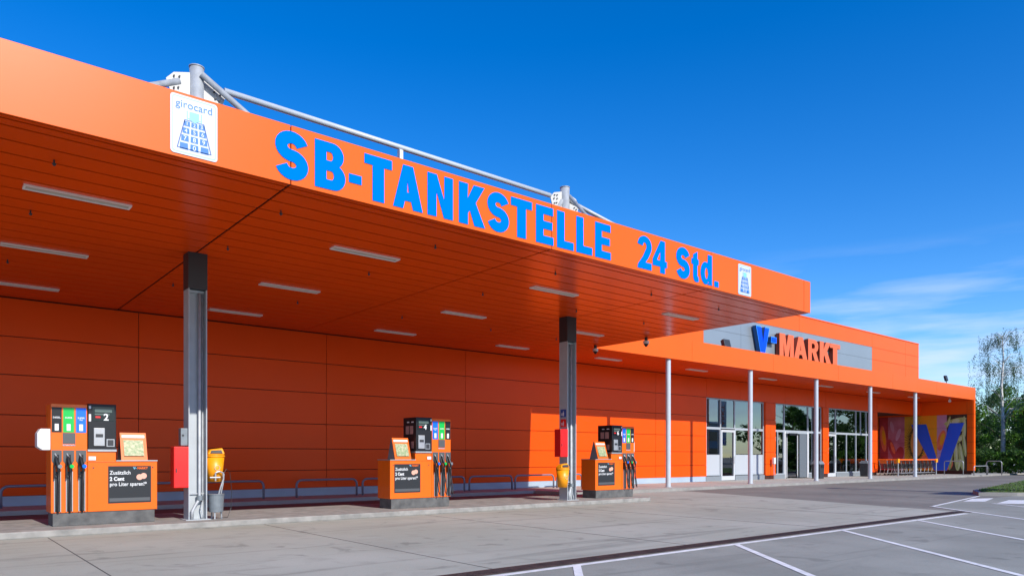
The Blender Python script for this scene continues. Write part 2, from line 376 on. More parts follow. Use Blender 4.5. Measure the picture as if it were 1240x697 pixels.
# fuel island with rounded corners
def roundrect(x0, x1, y0, y1, r, n=6):
    p = []
    for cx, cy, a in ((x1 - r, y1 - r, 0), (x0 + r, y1 - r, 90), (x0 + r, y0 + r, 180), (x1 - r, y0 + r, 270)): p += arc(cx, cy, r, r, a, a + 90, n)
    return p
def prism(mb, pts, z0, z1, m):
    n = len(pts); mb.add([(x, y, z0) for x, y in pts] + [(x, y, z1) for x, y in pts], [tuple(range(n - 1, -1, -1)), tuple(range(n, 2 * n))] + [(i, (i + 1) % n, n + (i + 1) % n, n + i) for i in range(n)], m)
mb = MB(); prism(mb, roundrect(.2, 17.62, 14.42, 17.2, .35), 0, .12, M['concrete'])
tag(mb.build('fuel_island', bevel=.02), 'long low concrete island carrying the three pumps and both canopy posts', 'kerb island')
# small round kerb drain holes are dark insets in the island face
# grass verge
gp = [(28.7, 9.15), (30.6, 9.95), (44, 12.2), (70, 13), (70, -4), (36.5, 3.0), (29.4, 8.2)]
mb = MB(); prism(mb, gp, 0, .12, M['kerb']); structure(mb.build('verge_kerb'))
gi = [(29.0, 9.15), (30.7, 9.80), (44, 12.05), (69.8, 12.8), (69.8, -3.8), (36.6, 3.2), (29.6, 8.3)]
def blades(mb, poly, n, h, z, mats, bias=None):
    xs = [p[0] for p in poly]; ys = [p[1] for p in poly]
    def inside(x, y):
        c = False
        for i in range(len(poly)):
            (x1, y1), (x2, y2) = poly[i], poly[i - 1]
            if (y1 > y) != (y2 > y) and x < (x2 - x1) * (y - y1) / (y2 - y1) + x1: c = not c
        return c
    k = 0
    while k < n:
        u = random.random() ** 1.8; x = min(xs) + (max(xs) - min(xs)) * u; y = random.uniform(min(ys), max(ys))
        if not inside(x, y): continue
        k += 1; a = random.uniform(0, 6.28); w = .012; hh = h * random.uniform(.5, 1.2); dx = random.uniform(-.04, .04); dy = random.uniform(-.04, .04)
        mb.add([(x - w * math.cos(a), y - w * math.sin(a), z), (x + w * math.cos(a), y + w * math.sin(a), z), (x + dx, y + dy, z + hh)], [(0, 1, 2)], random.choice(mats))
mb = MB(); prism(mb, gi, .12, .145, M['grass']); blades(mb, gi, 26000, .045, .145, [M['grass'], M['leaf']])
tag(mb.build('grass_verge'), 'short green grass on the kerbed traffic island', 'grass', kind='stuff')

# ================================================================ PETROL STATION CANOPY
ZB, ZT = 5.37, 6.24; YF, YW, YM, XE = 10.3, 22.07, 18.66, 19.3; XL = -6.15
can = empty('station_canopy', 'large orange flat canopy roof over the three fuel pumps on two steel posts', 'canopy', (4.3, 15.1, .12))
def under(o, parent):   # keep world geometry while parenting to a displaced empty
    o.parent = parent; bpy.context.view_layer.update(); o.matrix_parent_inverse = parent.matrix_world.inverted(); return o
bpy.context.view_layer.update()
def part(mb, name, parent, **k):
    o = mb.build(name, None, **k); 
    return under(o, parent)
# fascia: backing and cassette panels with open joints
js = [XL, -.95, 4.27, 9.49, 14.65, 18.95, XE]
mb = MB(); mb.box(XL + .01, XE - .02, YF + .03, YF + .12, ZB + .01, ZT - .01, M['joint'])
for a, b in zip(js, js[1:]): mb.box(a + .008, b - .008, YF, YF + .03, ZB, ZT, M['orange'])
for a, b in ((10.42, 14.5), (14.52, 18.64)): mb.box(XE - .03, XE, a, b, ZB, ZT, M['orange'])
for a, b in ((10.42, 14.5), (14.52, 18.6), (18.62, 22.0)): mb.box(XL, XL + .03, a, b, ZB, ZT, M['orange'])
part(mb, 'fascia', can, bevel=.004)
mb = MB(); mb.box(XL + .03, XE - .03, YF + .12, YW + .3, ZB + .12, ZT - .12, M['joint']); part(mb, 'roof_deck', can)
# soffit planks, open joints, bays split at the seams
mb = MB(); ys = [YF + .005, 10.45, 10.66, 11.14]
while ys[-1] < YW - .5: ys.append(ys[-1] + .49)
ys.append(YW)
xs = [XL, -.95, 4.27, 9.49, 14.65, XE - .005]
for a, b in zip(xs, xs[1:]):
    for i, (c, d) in enumerate(zip(ys, ys[1:])): mb.box(a + .02, b - .02, c + .022 + (.03 if i == 0 else 0), d - .022, ZB + .002, ZB + .02, M['orange_soffit'])
mb.box(XL + .04, XE - .04, YF + .05, YW - .01, ZB + .04, ZB + .10, M['joint'])
part(mb, 'soffit', can)
# steel posts
for px in (4.12, 14.36):
    x0, x1, y0, y1 = px, px + .35, 14.93, 15.27
    mb = MB(); mb.box(x0, x0 + .02, y0, y1, .12, 4.66, M['steel_paint']); mb.box(x1 - .02, x1, y0, y1, .12, 4.66, M['steel_paint'])
    mb.box(x0 + .02, x1 - .02, 15.09, 15.105, .12, 4.66, M['steel_paint'])
    mb.box(x0 - .06, x1 + .06, y0 - .05, y1 + .05, .12, .135, M['steel_paint'])
    p = part(mb, 'steel_post', can, bevel=.003)
    mb = MB(); mb.box(x0 - .004, x1 + .004, y0 - .004, y1 + .004, 4.66, ZB, M['dark']); part(mb, 'post_cladding', p)
    part(MB().box(x0 + .03, x1 - .03, 15.03, 15.08, 4.60, 4.65, M['steel']), 'bracket', p); part(MB().box(x0 + .025, x1 - .025, 15.05, 15.085, .62, .65, M['steel']), 'bracket', p)
    mb = MB(); cx = px + .23
    mb.tube([(cx, 15.02, 4.6), (cx, 15.02, .62), (cx - .01, 15.0, .52), (cx - .09, 14.96, .42), (cx - .16, 14.93, .30), (cx - .17, 14.93, .13)], .032, M['steel'], 12)
    mb.tube([(cx + .07, 15.05, 4.6), (cx + .07, 15.05, .5), (cx + .02, 15.0, .34), (cx + .05, 14.97, .2), (cx + .04, 14.97, .13)], .013, M['steel'], 8)
    part(mb, 'downpipe', p, smooth=True)
    mb = MB(); mb.cyl((cx, 15.0, .60), (cx, 15.0, .50), .06, M['bucket'], n=18); part(mb, 'pipe_collar', p)
# roof truss
for k, sx in ((4.32, 0), (14.42, 1)):
    mb = MB(); mb.cyl((k, 15.1, 6.1), (k, 15.1, 9.08), .135, M['steel'], n=24); mb.cyl((k, 15.1, 9.08), (k, 15.1, 9.10), .145, M['steel'], n=24)
    st = part(mb, 'mast_stub', can, smooth=True)
    for s in (-1, 1):
        mb = MB(); a = k + s * .13
        mb.add([(a, 15.09, 8.95), (a + s * .30, 15.09, 8.86), (a + s * .44, 15.09, 8.70), (a + s * .36, 15.09, 8.48), (a, 15.09, 8.40),
                (a, 15.11, 8.95), (a + s * .30, 15.11, 8.86), (a + s * .44, 15.11, 8.70), (a + s * .36, 15.11, 8.48), (a, 15.11, 8.40)],
               [(0, 1, 2, 3, 4), (9, 8, 7, 6, 5)] + [(i, 5 + i, 5 + (i + 1) % 5, (i + 1) % 5) for i in range(5)], M['offwhite'])
        for u, v in ((.20, 8.80), (.30, 8.78), (.20, 8.70), (.32, 8.68), (.22, 8.58), (.30, 8.55)): mb.cyl((a + s * u, 15.05, v), (a + s * u, 15.12, v), .018, M['dark'], n=8)
        part(mb, 'gusset_plate', st)
mb = MB(); mb.cyl((4.85, 15.1, 8.80), (13.85, 15.1, 8.74), .062, M['col_paint'], n=16); part(mb, 'top_chord', can, smooth=True)
for a, b, r in [((4.36, 14.95, 8.92), (9.2, 15.0, 6.15), .062), ((4.0, 15.1, 8.72), (-1.0, 15.1, 6.2), .062), ((14.3, 15.1, 8.7), (12.6, 15.1, 6.15), .06), ((14.5, 15.0, 8.85), (15.3, 13.0, 6.2), .05),
                ((14.6, 15.1, 8.75), (19.0, 15.1, 8.05), .06), ((14.6, 15.22, 8.6), (19.0, 15.25, 7.75), .03), ((19.0, 15.1, 8.1), (19.05, 15.1, 6.1), .05)]:
    mb = MB(); mb.cyl(a, b, r, M['steel'], n=14); part(mb, 'brace', can, smooth=True)
for x in (8.95, ):
    mb = MB(); mb.box(x - .02, x + .07, 15.04, 15.16, 6.1, 8.7, M['white']); part(mb, 'strut', can)

# fascia lettering: every letter raised 12 mm
sg = empty('canopy_lettering', 'blue raised letters reading SB-TANKSTELLE 24 Std. along the orange canopy fascia', 'sign', (4.03, YF, 5.42))
bpy.context.view_layer.update()
LT = [('S', 4.031, 4.535), ('B', 4.640, 5.141), ('-', 5.20, 5.42), ('T', 5.468, 5.965), ('A', 5.985, 6.549), ('N', 6.645, 7.165), ('K', 7.290, 7.86), ('S', 7.916, 8.413),
      ('T', 8.46, 8.975), ('E', 9.075, 9.525), ('L', 9.62, 10.07), ('L', 10.145, 10.595), ('E', 10.68, 11.145), ('2', 11.985, 12.455), ('4', 12.49, 12.98),
      ('S', 13.315, 13.81), ('t', 13.875, 14.155), ('d', 14.225, 14.675), ('.', 14.765, 14.94)]
for ch, a, b in LT: under(letter(ch, a, b, YF + .001, 5.435, 6.150, .012, M['blue_letter'], None), sg)

# card payment signs
def cardsign(x0, x1, z0, z1, label):
    w = x1 - x0; h = z1 - z0
    r = empty('card_sign', label, 'sign', (x0 + w / 2, YF, z0), group=None)
    mb = MB(); pts = roundrect(-w / 2, w / 2, 0, h, .045)
    n = len(pts); mb.add([(x, -.012, z) for x, z in pts] + [(x, 0, z) for x, z in pts], [tuple(range(n))] + [(i, n + i, n + (i + 1) % n, (i + 1) % n) for i in range(n)], M['ltgrey'])
    mb.build('board', r)
    mb = MB(); p2 = roundrect(-w / 2 + .025, w / 2 - .025, .025, h - .025, .03); p3 = roundrect(-w / 2 + .030, w / 2 - .030, .030, h - .030, .03)
    for i in range(n): j = (i + 1) % n; mb.quad([(p2[i][0], -.0145, p2[i][1]), (p2[j][0], -.0145, p2[j][1]), (p3[j][0], -.0145, p3[j][1]), (p3[i][0], -.0145, p3[i][1])], M['ltblue'])
    mb.build('border', r)
    text('girocard', 0, -.0145, h * .795, w * .235, M['keyblue'], r, align='CENTER')
    mb = MB()
    for sx in (-1, 1): mb.box(sx * w * .15 - .006, sx * w * .15 + .006, -.015, -.0125, h * .60, h * .755, M['ltblue'])
    mb.quad([(-w * .10, -.0155, h * .75), (-w * .10, -.0155, h * .62), (w * .10, -.0155, h * .62), (w * .10, -.0155, h * .75)], M['ltblue'])
    mb.quad([(-w * .14, -.0157, h * .635), (0, -.0157, h * .575), (w * .14, -.0157, h * .635)], M['ltblue'])
    mb.build('arrow', r)
    mb = MB(); tz, bz = h * .60, h * .10; tw, bw = w * .21, w * .37
    o_ = [(-bw, bz), (bw, bz), (tw, tz), (-tw, tz)]; i_ = [(-bw + .015, bz + .01), (bw - .015, bz + .01), (tw - .011, tz - .008), (-tw + .011, tz - .008)]
    for i in range(4): j = (i + 1) % 4; mb.quad([(o_[i][0], -.0145, o_[i][1]), (o_[j][0], -.0145, o_[j][1]), (i_[j][0], -.0145, i_[j][1]), (i_[i][0], -.0145, i_[i][1])], M['navy'])
    mb.build('pad_outline', r)
    digits = ['1', '2', '3', '4', '5', '6', '7', '8', '9', '', '0', '']
    for i in range(12):
        row, c = divmod(i, 3); f = row / 3.0
        zc = h * (.535 - .118 * row - .004 * row * row); kw = w * (.105 + .035 * f); kh = h * (.042 + .013 * f); xc = (c - 1) * w * (.155 + .065 * f)
        mb = MB(); mb.quad([(xc - kw / 1.6, -.0145, zc - kh), (xc + kw / 1.6, -.0145, zc - kh), (xc + kw / 1.7, -.0145, zc + kh), (xc - kw / 1.7, -.0145, zc + kh)], M['keyblue']); kk = mb.build('key', r)
        if digits[i]: text(digits[i], xc, -.0155, zc - kh * .72, kh * 2.1, M['white'], kk, align='CENTER', ext=.0005, name='digit')
    return r
M['ltgrey'] = mat('sign_white', (.52, .57, .63), .4)
cardsign(2.61, 3.216, 5.41, 6.20, 'large white girocard keypad sign left of the blue letters on the canopy')
cardsign(15.76, 16.33, 5.40, 6.16, 'white girocard keypad sign right of Std. near the canopy corner')

# soffit lights
def ceiling_light():
    r = empty('ceiling_light', '', 'lamp', (0, 0, ZB))
    mb = MB(); l, w = .72, .105
    for a in ((-l, l, -w, -w + .028), (-l, l, w - .028, w), (-l, -l + .028, -w + .028, w - .028), (l - .028, l, -w + .028, w - .028)): mb.box(a[0], a[1], a[2], a[3], -.025, .001, M['lampframe'])
    mb.build('frame', r)
    mb = MB(); mb.box(-l + .029, l - .029, -w + .029, w - .029, -.010, .0005, M['lampglass'])
    mb.build('diffuser', r)
    return r
proto = ceiling_light(); first = True
rowsn = {12.87: 'front', 16.62: 'middle', 20.4: 'rear'}; ordn = ['leftmost', 'second from left', 'third from left', 'rightmost']
for yy in (12.87, 16.62, 20.4):
    for i, xx in enumerate((1.95, 6.87, 11.95, 16.85)):
        o = proto if first else copy_tree(proto); first = False
        o.location = (xx, yy, ZB); tag(o, '%s long ceiling lamp in the %s row under the pump canopy' % (ordn[i], rowsn[yy]), 'lamp', 'long lamps in the pump canopy ceiling')
nth = ['first', 'second', 'third', 'fourth', 'fifth', 'sixth', 'seventh']
for i, xx in enumerate((21.95, 27.9, 33.9, 39.9, 45.9, 51.9)):
    o = copy_tree(proto); o.location = (xx, 20.4, ZB + .002)
    tag(o, '%s long ceiling lamp from the left in the shop entrance soffit' % nth[i], 'lamp', 'long lamps in the shop entrance ceiling')
# small hooks / sprinkler nozzles
mb = MB(); mb.cyl((0, 0, 0), (0, 0, -.05), .012, M['dark'], n=8); mb.cyl((0, 0, -.05), (0, 0, -.08), .03, M['dark'], .012, 10)
hk = mb.build('ceiling_nozzle'); k = 0
for yy, rn in ((11.5, 'first row behind the fascia'), (14.1, 'second row'), (17.9, 'third row')):
    for i, xx in enumerate((1.45, 4.6, 7.6, 10.7, 13.9, 16.7)):
        o = hk if k == 0 else hk.copy()
        if k: COL.objects.link(o)
        k += 1; o.location = (xx, yy, ZB + .003)
        tag(o, 'small dark ceiling nozzle, %s from left in %s' % (nth[i], rn), 'ceiling nozzle', 'small dark nozzles under the canopy')
# dome cameras at the canopy edge
for x, y, lab in ((18.9, 18.2, 'small dark dome camera hanging near the inner corner of both canopies'), (18.95, 15.9, 'dome camera hanging from the right edge of the pump canopy, nearer the front')):
    c = empty('dome_camera', lab, 'camera', (x, y, ZB))
    MB().cyl((0, 0, 0), (0, 0, -.12), .05, M['dark'], n=14).build('mount', c)
    MB().cyl((0, 0, -.12), (0, 0, -.22), .10, M['white'], .095, 18).build('housing', c)
    MB().cyl((0, 0, -.22), (0, 0, -.31), .085, M['black'], .03, 18).build('dome', c)

# ================================================================ MARKET BUILDING
bld = empty('market_building', 'long orange clad supermarket with columned entrance canopy and glazed shopfront', 'building', (31, 22.07, .12))
bpy.context.view_layer.update()
XR = 57.9
# main wall panels
zr = [.50, .93, 1.60, 2.35, 3.43, 4.38, ZB - .02]
zr = [.37, .94, 1.62, 2.42, 3.43, 4.39, ZB - .015]
xj = [XL, -.8, 4.78, 10.35, 15.93, 21.45, 26.99, 31.0]
mb = MB(); mb.box(XL + .01, 31.0 - .01, YW + .03, YW + .4, .12, ZB + .5, M['joint'])
for a, b in zip(xj, xj[1:]):
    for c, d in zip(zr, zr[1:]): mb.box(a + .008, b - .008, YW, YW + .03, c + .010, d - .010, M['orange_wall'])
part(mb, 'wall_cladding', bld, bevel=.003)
mb = MB(); mb.box(XL + .05, 30.95, YW + .012, YW + .03, .12, .37, M['plinthblue']); part(mb, 'plinth', bld)
# body behind
mb = MB(); mb.box(XL + .02, XR - .02, 25.9, 60, 0, 9.6, M['joint'])
mb.box(XL + .02, 31.2, YW + .4, 25.9, 0, 9.6, M['joint']); mb.box(31.2, XR - .02, YW + .4, 25.9, 4.5, 9.6, M['joint'])
mb.box(XR - .03, XR, 25.3, 60, .3, 9.6, M['orange'])
part(mb, 'body', bld)
# upper parapet facade (cassettes) with grey field
YB = 22.42
mb = MB(); mb.box(XL, XR - .01, YB + .03, YB + .2, 5.6, 9.78, M['joint'])
ux = [XL, 1.0, 8.0, 15.0, 22.0, 31.235]
lev = [5.7, 7.15, 7.99, 8.82, 9.74]
for a, b in zip(ux, ux[1:]):
    for c, d in zip(lev, lev[1:]): mb.box(a + .008, b - .008, YB, YB + .03, c + .008, d - .008, M['orange'])
for a, b in ((31.235, 40.7), (40.7, 50.243)): mb.box(a + .008, b - .008, YB, YB + .03, 8.83, 9.74, M['orange'])
for a, b in ((50.243, 55.6), (55.6, XR)):
    for c, d in zip(lev, lev[1:]): mb.box(a + .008, b - .008, YB, YB + .03, c + .008, d - .008, M['orange'])
mb.box(XL, XR + .02, YB - .03, YB + .3, 9.75, 9.82, M['orange'])
mb.box(XR - .01, XR + .012, YB, 40, 5.7, 9.74, M['orange'])
part(mb, 'parapet_cladding', bld, bevel=.003)
mb = MB()
for a, b in ((31.235, 34.6), (34.6, 40.9), (40.9, 50.243)):
    for c, d in ((5.7, 7.15), (7.15, 7.99), (7.99, 8.82)): mb.box(a + .006, b - .006, YB + .005, YB + .03, c + .006, d - .006, M['greypanel'])
part(mb, 'grey_field', bld)
# entrance canopy
mb = MB(); fj = [XE + .01, 25.2, 31.5, 37.9, 44.5, 51.0, XR]
for a, b in zip(fj, fj[1:]): mb.box(a + .005, b - .005, YM, YM + .03, ZB, ZT, M['orange'])
mb.box(XE + .02, XR - .02, YM + .03, YM + .15, ZB + .02, ZT - .02, M['joint'])
for a, b in ((YM + .035, 20.4), (20.41, YB - .01)): mb.box(XR - .03, XR, a, b, ZB, ZT, M['orange'])
part(mb, 'entrance_fascia', bld, bevel=.003)
mb = MB(); mb.box(XE - .03, XR - .03, YM + .15, YW + .3, ZB + .12, ZT - .08, M['joint']); part(mb, 'entrance_roof', bld)
mb = MB(); ys = [YM + .035]
while ys[-1] < YW - .5: ys.append(ys[-1] + .49)
ys.append(YW + .35)
for a, b in zip([XE] + fj[1:-1], fj[1:-1] + [XR - .035]):
    for c, d in zip(ys, ys[1:]): mb.box(a + .006, b - .006, c + .014, d - .014, ZB + .004, ZB + .02, M['orange_soffit'])
mb.box(50.2, XR - .1, 22.43, 25.9, ZB + .004, ZB + .03, M['orange_soffit'])
part(mb, 'entrance_soffit', bld)
for x in (23.85, 29.85, 35.9, 42.0, 48.15):
    mb = MB(); mb.cyl((x, 18.85, .12), (x, 18.85, ZB), .105, M['col_paint'], n=24, caps=False)
    c = part(mb, 'round_column', bld, smooth=True)
    mb = MB(); mb.cyl((x, 18.85, .12), (x, 18.85, .14), .15, M['steel'], n=24); part(mb, 'base_plate', c)
# lintel band above the glazing, right bay
ZG = 4.39
mb = MB(); mb.box(31.0, 57.58, YW + .04, YW + .2, ZG + .02, ZB + .3, M['joint'])
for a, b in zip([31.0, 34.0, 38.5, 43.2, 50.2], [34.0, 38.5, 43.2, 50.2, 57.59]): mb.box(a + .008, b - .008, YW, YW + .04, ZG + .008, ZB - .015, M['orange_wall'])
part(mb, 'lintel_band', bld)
# pillars between the shop windows
for a, b in ((36.42, 37.45), (42.82, 43.53), (49.45, 50.2)):
    mb = MB(); m0 = (a + b) / 2
    mb.box(a + .02, b - .02, YW + .02, YW + .3, .14, ZG, M['joint'])
    for c, d in zip([.33, .94, 1.62, 2.42, 3.43], [.94, 1.62, 2.42, 3.43, ZG]):
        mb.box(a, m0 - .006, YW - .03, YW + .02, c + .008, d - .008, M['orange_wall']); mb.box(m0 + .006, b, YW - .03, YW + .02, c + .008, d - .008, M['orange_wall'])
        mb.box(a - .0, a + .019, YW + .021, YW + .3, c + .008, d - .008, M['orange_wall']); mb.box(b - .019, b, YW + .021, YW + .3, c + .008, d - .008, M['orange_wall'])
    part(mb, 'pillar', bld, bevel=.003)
# glazing
ZTR = 2.84; YG = YW + .12
def window(x0, x1, z0, z1, mull, trans=(), infill=None, name='window'):
    mb = MB(); w = .035
    mb.box(x0, x1, YG - .04, YG + .04, z1 - .06, z1, M['frame']); mb.box(x0, x1, YG - .04, YG + .04, z0, z0 + .06, M['frame'])
    for x in [x0 + w] + list(mull) + [x1 - w]: mb.box(x - w, x + w, YG - .045, YG + .045, z0 + .06, z1 - .06, M['frame'])
    for z in trans: mb.box(x0 + .07, x1 - .07, YG - .036, YG + .036, z - .035, z + .035, M['frame'])
    fr = part(mb, name, bld)
    xs = [x0] + list(mull) + [x1]
    zz = [z0] + list(trans) + [z1]
    for i, (a, b) in enumerate(zip(xs, xs[1:])):
        lo = z0
        if infill: lo = infill
        part(MB().box(a + .03, b - .03, YG - .006, YG + .006, lo + .03, z1 - .05, M['glass']), 'pane', fr)
        if infill: part(MB().box(a + .036, b - .036, YG - .02, YG + .02, z0 + .06, infill, M['infill']), 'infill_panel', fr); 
    return fr
M['infill'] = mat('window_infill', (.42, .45, .48), .4)
M['doorframe'] = mat('door_frame_pale', (.50, .52, .54), .4)
M['frame'] = mat('aluminium_frame', (.46, .50, .53), .4, metal=.3)
M['door_grey'] = mat('slate_leaf', (.12, .14, .16), .5)
def door(x0, x1, label=None, white=True):
    mb = MB(); m = M['doorframe']
    mb.box(x0, x0 + .11, YG - .06, YG + .05, .14, 2.78, m); mb.box(x1 - .11, x1, YG - .06, YG + .05, .14, 2.78, m)
    mb.box(x0 + .11, x1 - .11, YG - .06, YG + .05, 2.66, 2.78, m); mb.box(x0 + .11, x1 - .11, YG - .06, YG + .05, .14, .36, m)
    d = part(mb, 'door', bld)
    part(MB().box(x0 + .1, x1 - .1, YG - .006, YG + .006, .35, 2.67, M['glass']), 'pane', d)
    hb = MB(); hb.cyl((x1 - .16, YG - .12, 1.0), (x1 - .16, YG - .12, 1.4), .015, M['silver'], n=8); part(hb, 'handle', d)
# bay one
window(31.05, 36.40, ZTR, ZG, [32.33, 33.60, 35.0])
window(31.05, 32.33, .40, ZTR, [], infill=1.48); window(33.62, 36.40, .40, ZTR, [35.0], infill=1.48); door(32.35, 33.60)
# bay two: sliding entrance
window(37.47, 42.80, ZTR, ZG, [38.55, 41.22])
window(37.47, 38.53, .36, ZTR, [37.85]); window(41.25, 42.80, .36, ZTR, [])
mb = MB(); mb.box(38.55, 38.66, YG - .06, YG + .06, .14, ZTR, M['white']); mb.box(41.12, 41.23, YG - .06, YG + .06, .14, ZTR, M['white']); mb.box(38.66, 41.12, YG - .06, YG + .06, 2.72, ZTR - .005, M['frame'])
sd = part(mb, 'sliding_door', bld)
part(MB().box(39.0, 39.06, YG + .07, YG + .11, .16, 2.72, M['white']).box(40.2, 40.26, YG + .07, YG + .11, .16, 2.72, M['white']).box(39.06, 40.2, YG + .085, YG + .095, .2, 2.7, M['glass']), 'glass_leaf', sd)
part(MB().box(40.28, 41.1, YG - .03, YG + .03, .16, 2.72, M['door_grey']), 'slate_panel', sd)
part(MB().box(39.0, 39.9, YG - .12, YG - .06, 2.62, 2.74, M['black']), 'sensor_bar', sd)
# bay three
window(43.55, 49.42, ZTR, ZG, [44.62, 47.35, 48.0, 48.8])
window(44.62, 49.42, .36, ZTR, [46.05, 47.35, 48.8]); door(43.56, 44.60)
for a, b in ((31.0, 32.34), (33.61, 36.42), (37.45, 38.55), (41.24, 42.82), (44.62, 49.45)): part(MB().box(a, b, YW + .03, YW + .25, .12, .37, M['greypanel']), 'window_plinth', bld)
# shop interior
mb = MB(); mb.box(31.0, 50.0, 31.6, 31.75, .1, 4.45, M['interior']); mb.box(31.0, 31.1, 22.5, 31.6, .1, 4.45, M['interior']); mb.box(50.02, 50.12, 22.5, 31.6, .1, 4.45, M['interior']); mb.box(31.0, 50.1, YW + .25, 31.6, .1, .125, M['pave'])
mb.box(37.0, 37.1, 23.2, 31.6, .125, 4.45, M['interior'])
part(mb, 'interior_shell', bld)
# trolley bay: back wall, jamb and mural wall
mb = MB()
for a, b in ((50.2, 54), (54, 57.58)):
    for c, d in zip([.33] + [.94, 1.62, 2.42, 3.43, ZG], [.94, 1.62, 2.42, 3.43, ZG, ZB + .02]): mb.box(a + .006, b - .006, 25.2, 25.23, c + .008, d - .008, M['orange'])
mb.box(50.15, 57.6, 25.23, 25.4, .12, 5.9, M['joint'])
for c, d in zip([.33, .94, 1.62, 2.42, 3.43, ZG], [.94, 1.62, 2.42, 3.43, ZG, ZB]): mb.box(50.2, 50.22, YW + .3, 25.19, c + .008, d - .008, M['orange'])
mb.box(50.12, 50.2, YW + .31, 25.2, .12, ZB, M['joint'])
part(mb, 'bay_wall', bld)
mb = MB(); mb.box(57.63, XR - .03, 18.9, 25.3, .12, ZB + .3, M['joint'])
for c, d in zip([3.43 + .96], [ZB]): 
    for a, b in ((19.10, 22.2), (22.2, 25.2)): mb.box(57.60, 57.63, a + .006, b - .006, c + .008, d - .008, M['orange'])
for c, d in zip([.38, .94, 1.62, 2.42, 3.43, ZG], [.94, 1.62, 2.42, 3.43, ZG, ZB]):
    mb.box(57.60, 57.63, 18.72, 19.09, c + .008, d - .008, M['orange']); mb.box(57.63, XR, YM, 18.72, c + .008, d - .008, M['orange'])
mb.box(57.64, XR - .035, 18.725, 18.9, .2, ZB, M['joint'])
for c, d in zip([.38, .94, 1.62, 2.42, 3.43, ZG], [.94, 1.62, 2.42, 3.43, ZG, ZB]): mb.box(XR - .028, XR, 18.73, 25.2, c + .008, d - .008, M['orange'])
mb.box(57.66, XR - .04, 19.0, 25.2, .12, .36, M['plinthblue'])
part(mb, 'end_wall', bld)

# mural on the end wall, printed boards: local s = distance from the left (Y falling), z height
mur = empty('wall_mural', 'fruit and vegetable mural with a huge blue V in the trolley bay', 'mural', (57.595, 25.15, .36))
def mpoly(name, pts, x, m, parent=mur): return MB().add([(x, -s, z) for s, z in pts], [tuple(range(len(pts)))], m).build(name, parent)
def msolid(mb, pts, x, m, th=.004):
    n = len(pts); mb.add([(x, -s, z) for s, z in pts] + [(x + th, -s, z) for s, z in pts], [tuple(range(n))] + [(i, n + i, n + (i + 1) % n, (i + 1) % n) for i in range(n)], m)
m_ = {k: mat('mural_' + k, c, .45, col2=c2, vscale=v) for k, c, c2, v in [('red', (.26, .015, .025), (.42, .05, .08), 1.5), ('plum', (.34, .09, .16), (.50, .20, .30), 1.2), ('gold', (.62, .36, .03), (.42, .28, .03), 1.4),
      ('amber', (.80, .30, .01), (.66, .38, .02), 1.2), ('lilac', (.55, .34, .48), (.46, .22, .36), 1.2), ('kiwi', (.10, .09, .015), (.28, .20, .03), 5), ('flesh', (.66, .28, .06), (.50, .30, .08), 2), ('bean', (.30, .38, .08), (.55, .60, .26), 2.5), ('bean_light', (.52, .58, .30), (.60, .66, .40), 4), ('soil', (.03, .02, .015), (.06, .04, .02), 3),
      ('coral', (.65, .09, .05), (.75, .22, .10), 2), ('blue', (.012, .10, .72), (.012, .11, .76), 1)]}
D = 6.05; H = 4.03
mb = MB()
for a, b, k in ((0, .65, 'red'), (.65, 1.85, 'plum'), (1.85, 2.9, 'gold'), (2.9, 4.1, 'amber'), (4.1, 4.75, 'lilac'), (4.75, D, 'soil')):
    for c, d in ((0, .57), (.58, 1.25), (1.26, 2.05), (2.06, 3.06), (3.07, H)): msolid(mb, [(a, c), (b, c), (b, d), (a, d)], 0, m_[k])
mb.build('board', mur)
mb = MB()
def mellipse(s, z, a, b, rot=0, n=22): return [(s + a * math.cos(t) * math.cos(rot) - b * math.sin(t) * math.sin(rot), z + a * math.cos(t) * math.sin(rot) + b * math.sin(t) * math.cos(rot)) for t in [2 * math.pi * i / n for i in range(n)]]
star = []
for i in range(96):
    t = 2 * math.pi * i / 96; rr_ = random.uniform(.98, 1.18) if i % 2 else random.uniform(.55, .75); star.append((2.62 + .78 * rr_ * math.cos(t), min(max(2.0 + 1.6 * rr_ * math.sin(t), .02), H - .02)))
msolid(mb, star, -.004, m_['kiwi']); msolid(mb, mellipse(2.72, 2.05, .42, 1.0), -.008, m_['flesh'])
for i in range(26):
    t = 2 * math.pi * i / 26; msolid(mb, mellipse(2.70 + .50 * math.cos(t), 2.05 + 1.15 * math.sin(t), .05, .10, t), -.006, m_['soil'])
mb.build('kiwi_slice', mur)
for s, z, a, b, r in ((.9, 3.2, .22, .75, .2), (1.35, 2.6, .25, .8, -.3), (.95, 1.6, .22, .8, .3), (1.5, 1.2, .3, .6, -.2), (.3, 2.4, .22, 1.0, .1), (1.2, .5, .35, .45, .4), (4.4, 2.2, .26, .75, -.2), (4.7, .6, .45, .55, .3), (3.3, .6, .35, .55, 0)):
    k_ = 'coral' if s > 2 or s < .6 else ('red' if z < 2 else 'plum')
    mb = MB(); msolid(mb, mellipse(s, z, a, b, r), -.005 - .002 * (s % .5), m_[k_]); msolid(mb, mellipse(s + .05, z + .08, a * .55, b * .6, r), -.0075 - .002 * (s % .5), m_['lilac' if k_ == 'plum' else 'coral' if k_ == 'red' else 'amber']) if z > 1.5 else None
    mb.build('berry_print', mur)
mb = MB()
rb = random.Random(4)
